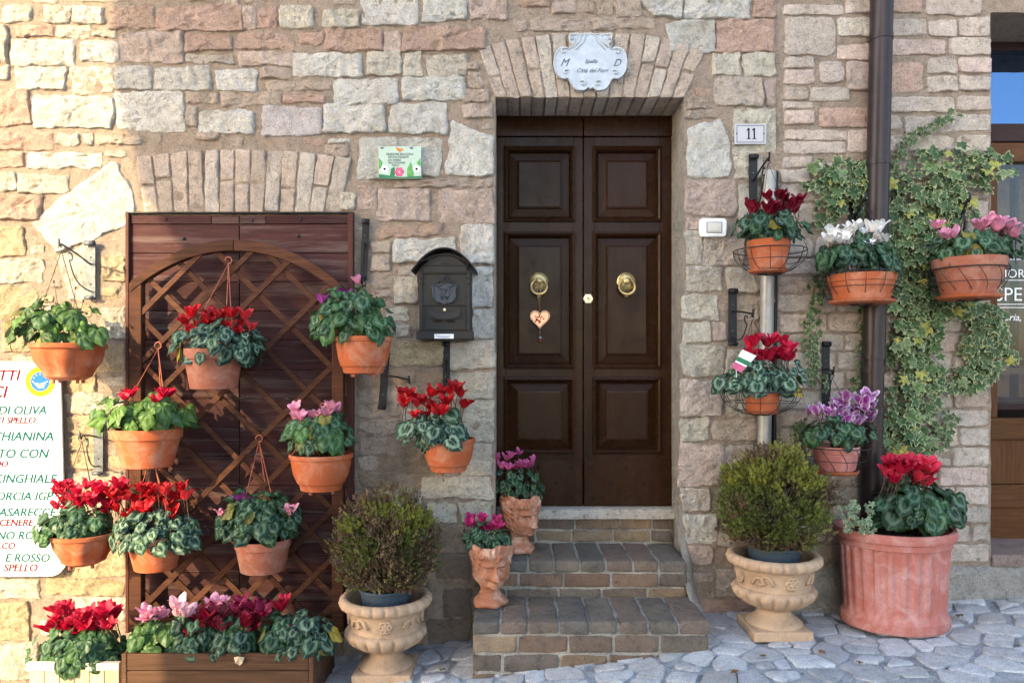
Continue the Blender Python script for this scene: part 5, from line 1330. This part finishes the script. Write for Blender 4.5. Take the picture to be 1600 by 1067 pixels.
# ================================================================== urns with conifer shrubs
def urn(cx, zb_, label, shrub_label, seed, tone, sc=(1, 1)):
    Y = -.30; o = Vector((WX(cx, Y), Y, zb_)); root = thing('stone_urn', label, 'urn', o, 'carved urns flanking the steps')
    bw = .132
    rbox(-bw, bw, -bw, bw, 0, .045, .006, .002, .05).build('plinth', 'urn_clay', root, smooth=1)
    MB().lathe([(.128, .044), (.126, .054), (.112, .066), (.092, .078), (.078, .092), (.072, .106), (.078, .116), (.088, .120)], 40).build('foot', 'urn_clay', root, smooth=1)
    gad = lambda th, i, z: 1 + .12 * (abs(math.cos(9 * th)) ** .40 - .75) * math.sin(math.pi * min(1, max(0, (z - .12) / .10)))
    MB().lathe([(.080, .120), (.102, .128), (.138, .146), (.166, .166), (.182, .188), (.186, .204), (.178, .216), (.166, .222)], 144, rf=gad).build('gadroon_bowl', 'urn_clay', root, smooth=1)
    MB().lathe([(.164, .220), (.160, .228), (.159, .245), (.163, .275), (.170, .302), (.176, .312)], 48, cap=(False, False)).build('frieze', 'urn_clay', root, smooth=1)
    seg = lambda th, i, z: 1 + .055 * (abs(math.cos(12 * th)) ** .25 - .85) * (1 if i in (2, 3, 4, 5) else 0)
    MB().lathe([(.174, .310), (.190, .314), (.206, .326), (.212, .342), (.206, .358), (.192, .366), (.176, .364), (.168, .350), (.165, .315), (.150, .250)], 144, rf=seg, cap=(False, False)).build('rim', 'urn_clay', root, smooth=1)
    MB().lathe([(.163, .290), (.001, .292)], 24, cap=(False, False)).build('soil', 'soil', root)
    # carved vine: rosettes and scrolls all round
    mb = MB()
    def on(a, z, lift): r_ = .162 + .05 * max(0, z - .24) + lift; return Vector((r_ * math.cos(a), r_ * math.sin(a), z))
    for k in range(8):
        a0 = k * math.pi / 4 + .15
        if k % 2 == 0:
            for j in range(6):
                t_ = j * 1.047; q = [on(a0 + (.010 + .012 * math.cos(u)) * 0 + (math.cos(t_) * .018 + math.cos(u) * .010) / .165, .268 + math.sin(t_) * .018 + math.sin(u) * .010, .003) for u in [i * .9 for i in range(7)]]
                mb.tube(q, .0075, 6, True)
            mb.lathe([(.0005, -.007), (.009, 0), (.0005, .007)], 8, c=on(a0, .268, .004))
        else:
            for s_ in (-1, 1):
                pts = []
                for i in range(18):
                    u = i / 17; an_ = 5.2 * u; rr = .029 * (1 - .8 * u)
                    pts.append(on(a0 + s_ * (.09 + rr * math.cos(an_) / .165 - .02), .268 + s_ * .004 + rr * math.sin(an_), .003))
                mb.tube([on(a0 + s_ * .30, .255, .003)] + pts, .0082, 6)
    mb.build('carved_vine', 'urn_clay', root, smooth=1)
    # shrub in its nursery pot
    so = o + Vector((0, 0, .315)); sr = thing('conifer_shrub', shrub_label, 'shrub', so, 'round conifer shrubs in the urns')
    MB().lathe([(.105, 0), (.118, .075), (.124, .078), (.124, .088), (.116, .088), (.112, .07)], 32).build('nursery_pot', 'nursery_pot', sr, smooth=35)
    MB().lathe([(.112, .07), (.001, .072)], 20, cap=(False, False)).build('soil', 'soil', sr)
    rs = random.Random(seed); br = MB()
    br.tube([(0, 0, .06), (.006, .004, .14), (0, -.004, .26)], [.014, .011, .006], 8)
    mb = MB(); cols = []
    C = Vector((0, 0, .268)); rx_, rz_ = .245 * sc[0], .235 * sc[1]
    clumps = []
    for k in range(330):
        zf = rs.uniform(-1, 1); az = rs.uniform(0, 6.283); q = math.sqrt(1 - zf * zf); dd = Vector((q * math.cos(az), q * math.sin(az), zf))
        lum = 1 + .22 * noise.noise(dd * 2.2 + Vector((seed, 0, 0))) + .14 * noise.noise(dd * 5 + Vector((seed, 3, 0)))
        rr = rs.choice((rs.uniform(.45, .8), rs.uniform(.86, 1.0), rs.uniform(.88, 1.04))) * lum
        clumps.append((dd, C + Vector((dd.x * rx_, dd.y * rx_ * .92, dd.z * rz_)) * rr, rs.uniform(-.25, .25), rs.uniform(.7, 1.25)))
    for k in range(6200):
        d, cc_, tn, vv = clumps[k % 330]
        p_ = cc_ + Vector((rs.gauss(0, .020), rs.gauss(0, .020), rs.gauss(0, .020)))
        if p_.z < .095: p_.z = .095 + rs.uniform(0, .03)
        if k < 30: br.tube([(0, 0, rs.uniform(.10, .2)), tuple(p_ * .5 + Vector((0, 0, .06))), tuple(p_)], [.004, .003, .0015], 4)
        gr = (d * .8 + Vector((rs.uniform(-.5, .5), rs.uniform(-.5, .5), .75 + rs.uniform(-.3, .4)))).normalized()
        sd_ = gr.orthogonal().normalized(); sd_ = (Matrix.Rotation(rs.uniform(0, 6.28), 3, gr) @ sd_)
        br_amt = noise.noise(p_ * 7 + Vector((seed, 1, 2))) + tone + tn + rs.uniform(-.12, .12)
        if br_amt > .12: base = (.125, .075, .040)
        elif br_amt > -.08: base = (.135, .115, .036)
        else: base = (.105, .125, .020)
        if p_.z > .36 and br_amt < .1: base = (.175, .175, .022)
        v_ = vv * rs.uniform(.8, 1.2); base = tuple(x * v_ for x in base)
        L = rs.uniform(.020, .036)
        for j in range(9):
            f = j / 8; ang = (.75 if j % 2 else -.75) * (1 - .4 * f)
            dr = (Matrix.Rotation(ang, 3, sd_) @ gr) if j < 8 else gr
            b0 = p_ + gr * L * f * .8; l_ = L * (.5 - .28 * f); w3 = dr.cross(sd_).normalized() * .0042 if j % 3 else sd_ * .0042
            tip_ = b0 + dr * l_ + Vector((0, 0, -.002)); md = b0 + dr * l_ * .5
            o_ = len(mb.v); mb.add([b0, md + w3, tip_, md - w3], [(0, 1, 2, 3)]); cols += [(*base, 1)] * 4
    me = mb.mesh('foliage'); ca = me.color_attributes.new('tint', 'FLOAT_COLOR', 'POINT'); ca.data.foreach_set('color', [x for c_ in cols for x in c_])
    fo = put('foliage', me, 'conifer', sr); fo['kind'] = 'stuff'
    br.build('trunk', 'bark', sr, smooth=1)
urn(1209, ground_z(WX(1209, -.30)), 'carved clay urn on square foot right of the steps', 'yellow-green conifer ball in the urn right of the steps', 3, -.16, (.93, 1.04))
urn(603, ground_z(WX(603, -.30)) - .005, 'carved clay urn left of the steps, cut by the bottom edge', 'brownish conifer ball in the urn left of the steps', 8, .06, (.88, .98))

# ================================================================== big fluted pot
Yp = -.265; bo_ = W(1397, 995, Yp); bo_.z = ground_z(bo_.x) + .01
bp_ = thing('fluted_pot', 'large pink terracotta fluted pot of crimson cyclamen beside the downpipe', 'flower pot', bo_)
fl = lambda th, i, z: 1 - ((.048 if i in (6, 7) else .03) * (.5 + .5 * math.tanh(3.0 * math.cos(26 * th))) if 5 <= i <= 8 else 0)
H = WZ(822, Yp) - bo_.z
pr = [(.232, 0), (.236, .01), (.236, .045), (.226, .055), (.222, .07), (.222, .085), (.231, H * .5), (.238, H * .78), (.241, H * .83), (.246, H * .84), (.248, H * .90), (.262, H * .91), (.268, H * .95), (.262, H), (.245, H), (.24, H * .88)]
mb = MB(); mb.lathe(pr, 312, sx=1.0, sy=.86, rf=fl); mb.build('pot', 'terracotta_pink', bp_, smooth=40)
MB().lathe([(.243, H * .9), (.001, H * .92)], 32, sy=.86, cap=(False, False)).build('soil', 'soil', bp_)
foliage(bp_, bo_, Yp, (1346, 748, 1510, 842), 'deep', 58, .100, ry=.16)
blooms(bp_, bo_, Yp - .02, (1382, 714, 1458, 746), 11, CRIM, .078)

# ================================================================== terracotta head planters
def head_planter(o, yaw, label, fb, tone, bl, n_):
    root = thing('head_planter', label, 'planter', o, 'terracotta head planters on the steps')
    def cur(tab, z):
        for (a, va), (b, vb) in zip(tab, tab[1:]):
            if z <= b:
                t_ = (z - a) / (b - a); t_ = t_ * t_ * (3 - 2 * t_); return va + (vb - va) * t_
        return tab[-1][1]
    HW = [(0, .076), (.012, .082), (.028, .076), (.046, .056), (.062, .046), (.080, .045), (.092, .050), (.105, .060), (.125, .067), (.150, .072), (.185, .077), (.215, .083), (.245, .092), (.285, .088)]
    HD = [(0, .066), (.012, .070), (.028, .062), (.046, .050), (.062, .045), (.080, .048), (.092, .064), (.105, .074), (.125, .080), (.150, .084), (.185, .087), (.215, .092), (.245, .098), (.285, .094)]
    CY = [(0, 0), (.06, .006), (.078, .004), (.095, -.010), (.12, -.012), (.18, -.008), (.22, -.004), (.285, 0)]
    g = lambda x, m_, s_: math.exp(-((x - m_) / s_) ** 2)
    NT, NZ_ = 150, 132; vs = []
    for i in range(NZ_ + 1):
        z = .285 * i / NZ_
        hw, hd, cy = cur(HW, z), cur(HD, z), cur(CY, z)
        for j in range(NT):
            tq_ = 2 * math.pi * j / NT; th = tq_ - .52 * math.sin(tq_)          # 0 = front (-Y), finer there
            u, v = hw * math.sin(th), -hd * math.cos(th)
            front = max(0, math.cos(th)) ** .4; f = 0; au = abs(u)
            if front > 0:
                nw = .0065 + .0065 * max(0, min(1, (.175 - z) / .04))
                nh = .030 * max(0.0, min(1, (.200 - z) / .060)) if z > .136 else .030 * max(0, 1 - (.136 - z) / .006)
                f += nh * g(u, 0, nw) + .007 * g(au, .012, .0055) * g(z, .139, .006)
                f -= .019 * g(au, .029, .015) * g(z, .180, .010) + .004 * g(au, .012, .008) * g(z, .178, .012)
                f += .007 * g(au, .030, .012) * g(z, .1765, .0060) - .0045 * g(au, .030, .014) * g(z, .1735, .0017) - .003 * g(au, .030, .015) * g(z, .1845, .0018)
                f += .008 * g(au, .030, .024) * g(z, .199, .0065)
                f += .010 * g(au, .005, .015) * g(z, .1195, .0038) + .011 * g(u, 0, .013) * g(z, .1105, .0040) - .009 * g(u, 0, .021) * g(z, .1150, .0016)
                f -= .006 * g(u, 0, .016) * g(z, .1045, .004) + .003 * g(u, 0, .004) * g(z, .127, .006)
                f += .012 * g(u, 0, .018) * g(z, .095, .008)
                f += .006 * g(au, .043, .018) * g(z, .150, .018) - .005 * g(au, .033, .012) * g(z, .122, .012)
            f *= front * 1.3
            tw = (th + math.pi) % (2 * math.pi) - math.pi
            line = .224 - .008 * math.cos(tw * 5) * front - .105 * max(0, min(1, (abs(tw) - .80) / .45))
            hair = 1 / (1 + math.exp(-(z - line) / .0028)) if z > .085 else 0
            ph = abs(tw) * 9 - 95 * (z - .22) * (.6 + .5 * abs(tw)) + 2.5 * nz3((u, v, z), 14)
            cw = nz3((math.sin(th) * .5, math.cos(th) * .5, z * 2.2), 9)
            f += hair * (.008 + .0052 * (1 - 3.2 * abs(cw)) + .0035 * math.sin(ph * 1.6 + 5 * cw))
            if z < .03: f += .007 * math.sin(th * 5 + 1) * (1 - z / .03)
            k = 1 + f / max(.03, math.hypot(u, v))
            zz = z + (.006 * math.sin(th * 4 + .6) + .003 * math.sin(th * 9)) * max(0, (z - .25) / .035)
            vs.append((u * k, v * k + cy, zz))
    base = len(vs); top = (NZ_) * NT
    for sc_, dz in ((.86, -.002), (.80, -.03)):
        for j in range(NT): x, y, z = vs[top + j]; vs.append((x * sc_, y * sc_, z + dz))
    fs = [(i * NT + j, i * NT + (j + 1) % NT, (i + 1) * NT + (j + 1) % NT, (i + 1) * NT + j) for i in range(NZ_ + 2) for j in range(NT)]
    fs.append(tuple(range(NT - 1, -1, -1)))
    hd_ = MB().add(vs, fs).build('head', 'head_clay', root, smooth=1); hd_.rotation_euler.z = yaw
    MB().lathe([(.078, .258), (.001, .262)], 20, cap=(False, False)).build('soil', 'soil', root)
    foliage(root, o, o.y, fb, tone, n_, .052, ry=.085)
    for bx_, k, c_ in bl: blooms(root, o, o.y, bx_, k, c_, .046, depth=.04)
h1 = W(766, 950, -.25); h1.z = T1 + .002
head_planter(h1, math.radians(18), 'terracotta head planter on the bottom step with bright pink cyclamen', (716, 812, 806, 872), 'deep', [((730, 800, 782, 822), 8, (.55, .03, .16))], 30)
h2 = W(813, 862, .06); h2.z = T2 + .002
head_planter(h2, math.radians(40), 'terracotta head planter on the upper step turned toward the door', (762, 728, 856, 790), 'deep', [((772, 692, 836, 722), 8, (.60, .12, .30))], 32)

# ================================================================== ivy
def ivy_mesh(seed):
    rs = random.Random(seed); lob = [(0, 1.0, .26), (1.05, .78, .28), (-1.05, .78, .28), (2.1, .5, .34), (-2.1, .5, .34)]
    mb = MB(); N = 30; vs = [(0, 0, .03)]; rad = [0.0]
    for f in (.55, .82, 1.0):
        for i in range(N):
            u = -math.pi + 2 * math.pi * i / N
            r = .40 + sum(a * .50 * math.exp(-((u - c_) / w_) ** 2) for c_, a, w_ in lob)
            r *= 1 - .45 * math.exp(-((abs(u) - math.pi) / .22) ** 2)
            r = .5 * r / .92
            rr = r if f > .9 else (r * f * .9 + .38 * .5 * f * .1)
            x, y = rr * math.cos(u), rr * math.sin(u)
            vs.append((x + .1, y, .03 - .25 * (x * x + y * y) + .03 * math.sin(3 * u + seed) * f)); rad.append(f)
    fs = [(0, 1 + i, 1 + (i + 1) % N) for i in range(N)]
    for k in range(2): fs += [(1 + k * N + i, 1 + (k + 1) * N + i, 1 + (k + 1) * N + (i + 1) % N, 1 + k * N + (i + 1) % N) for i in range(N)]
    me = mb.add(vs, fs, 0, rad).mesh('ivy_leaf', 0, True); me.materials.append(M['ivy_leaf']); return me
IVY = [ivy_mesh(s) for s in range(3)]
def ivy_color():
    r_ = rnd(0, 1)
    if r_ < .02: return (.46, .37, .08, .1)
    if r_ < .12: return (.30, .30, .07, .5)
    g_ = random.choice([(.055, .105, .036), (.085, .14, .052), (.13, .18, .085), (.04, .08, .03)]); v = rnd(.8, 1.3)
    return (g_[0] * v, g_[1] * v, g_[2] * v, rnd(.45, 1))
def ivy_leaf(parent, org, p, size):
    o = bpy.data.objects.new('leaf', random.choice(IVY)); COL.objects.link(o); o.parent = parent
    o.matrix_local = Matrix.Translation(-org) @ frame_mat(Vector((rnd(-.55, .55), -1, rnd(-.1, .75))), Vector((rnd(-.9, .9), rnd(-.3, .1), -.7 + rnd(-.5, .6))), p, size)
    o.color = ivy_color(); return o
io = W(1375, 905, -.06); ivy = thing('ivy', 'variegated ivy climbing round the downpipe and brackets on the brick wall', 'ivy', io)
def strand(pts, width, n_, depth=.05, size=(.055, .115)):
    """leaves scattered along a stem drawn through pixel points"""
    P_ = [W(x, y, -.02) for x, y in pts]; seg = [(b - a).length for a, b in zip(P_, P_[1:])]; tot = sum(seg); out = []
    MB().tube([p_ - io + Vector((0, -.006, 0)) for p_ in P_], [.0045 - .003 * i / len(P_) for i in range(len(P_))], 5).build('stem', 'bark', ivy, smooth=1)
    n_ = int(n_ * 2.1)
    for i in range(n_):
        d = tot * (i + rnd(0, 1)) / n_; k = 0
        while k < len(seg) - 1 and d > seg[k]: d -= seg[k]; k += 1
        p_ = P_[k].lerp(P_[k + 1], min(1, d / seg[k])); w_ = PX(width) * 1.25
        out.append((p_ + Vector((rnd(-w_, w_), -rnd(.01, depth), rnd(-w_, w_))), rnd(*size)))
    return out
L_ = []
L_ += strand([(1408, 350), (1400, 300), (1398, 262), (1408, 230), (1440, 205), (1490, 175)], 6, 34, .03, (.040, .062))
L_ += strand([(1380, 470), (1372, 380), (1345, 320), (1320, 280), (1282, 268), (1268, 282)], 15, 42, .06)
L_ += strand([(1362, 300), (1340, 270), (1310, 290), (1290, 330)], 18, 40, .07)
L_ += strand([(1395, 700), (1410, 560), (1412, 420), (1420, 340), (1440, 280), (1478, 232)], 24, 105, .08)
L_ += strand([(1412, 420), (1440, 340), (1480, 290), (1520, 268), (1545, 262)], 22, 80, .08)
L_ += strand([(1440, 460), (1455, 380), (1470, 320), (1490, 300)], 26, 70, .08)
L_ += strand([(1400, 760), (1412, 690), (1430, 600), (1436, 520), (1432, 450)], 24, 110, .08)
L_ += strand([(1402, 720), (1440, 690), (1462, 670), (1480, 655)], 16, 40, .06, (.04, .065))
L_ += strand([(1450, 470), (1500, 478), (1545, 500), (1560, 540), (1535, 575), (1490, 592), (1468, 588)], 14, 62, .06)
L_ += strand([(1540, 500), (1520, 520), (1530, 550)], 16, 26, .05)
L_ += strand([(1290, 395), (1272, 450), (1264, 520), (1268, 580), (1282, 600)], 9, 46, .05, (.038, .06))
L_ += strand([(1352, 470), (1350, 530), (1342, 590), (1330, 600)], 8, 26, .04, (.038, .06))
L_ += strand([(1246, 690), (1240, 668), (1252, 655)], 6, 8, .04, (.03, .05))
L_.sort(key=lambda t_: t_[0].y)
rest = MB()
for i, (p_, s_) in enumerate(L_):
    if i < 300: ivy_leaf(ivy, io, p_, s_)
    else:
        me = random.choice(IVY); mt = Matrix.Translation(-io) @ frame_mat(Vector((rnd(-.55, .55), -1, rnd(-.1, .75))), Vector((rnd(-.9, .9), rnd(-.3, .1), -.7 + rnd(-.5, .6))), p_, s_)
        rest.add([mt @ v_.co for v_ in me.vertices], [tuple(f_.vertices) for f_ in me.polygons], 0, [a_.value for a_ in me.attributes['rad'].data])
if rest.v:
    ro = rest.build('leaves', 'ivy_leaf', ivy, attrs=True, color=(.065, .105, .045, .9)); ro['kind'] = 'stuff'
# small trailing ivy planted in the big pot
for i in range(46):
    p_ = W(rnd(1312, 1366), rnd(782, 832), -.42 + rnd(-.03, .06)); ivy_leaf(bp_, bo_, p_, rnd(.03, .05)).color = (.16, .22, .13, .95)

# fallen leaves on the paving
for i, (px, py) in enumerate(((1195, 1030), (1345, 1040), (1285, 1022), (1500, 965), (1150, 1055), (690, 1050))):
    Yg = -.30
    for _ in range(8): z_ = ground_z(WX(px, Yg)); Yg = F_PX * (EYE - z_) / (py - HOR) - CAM_D
    x_ = WX(px, Yg)
    lf = bpy.data.objects.new('fallen_leaf', IVY[i % 3]); COL.objects.link(lf)
    lf.matrix_world = frame_mat(Vector((rnd(-.2, .2), rnd(-.2, .2), 1)), Vector((rnd(-1, 1), rnd(-1, 1), 0)), Vector((x_, Yg, ground_z(x_) + .016)), .05)
    lf.color = (.22, .12, .05, .0)
    tag(lf, ['dry brown leaf on the paving before the right urn', 'dry leaf lying before the fluted pot', 'dry leaf between the urn and the fluted pot', 'dry leaf near the brick wall foot at the right', 'dry leaf on paving right of the steps', 'dry leaf on paving left of the steps'][i], 'leaf', 'fallen leaves')
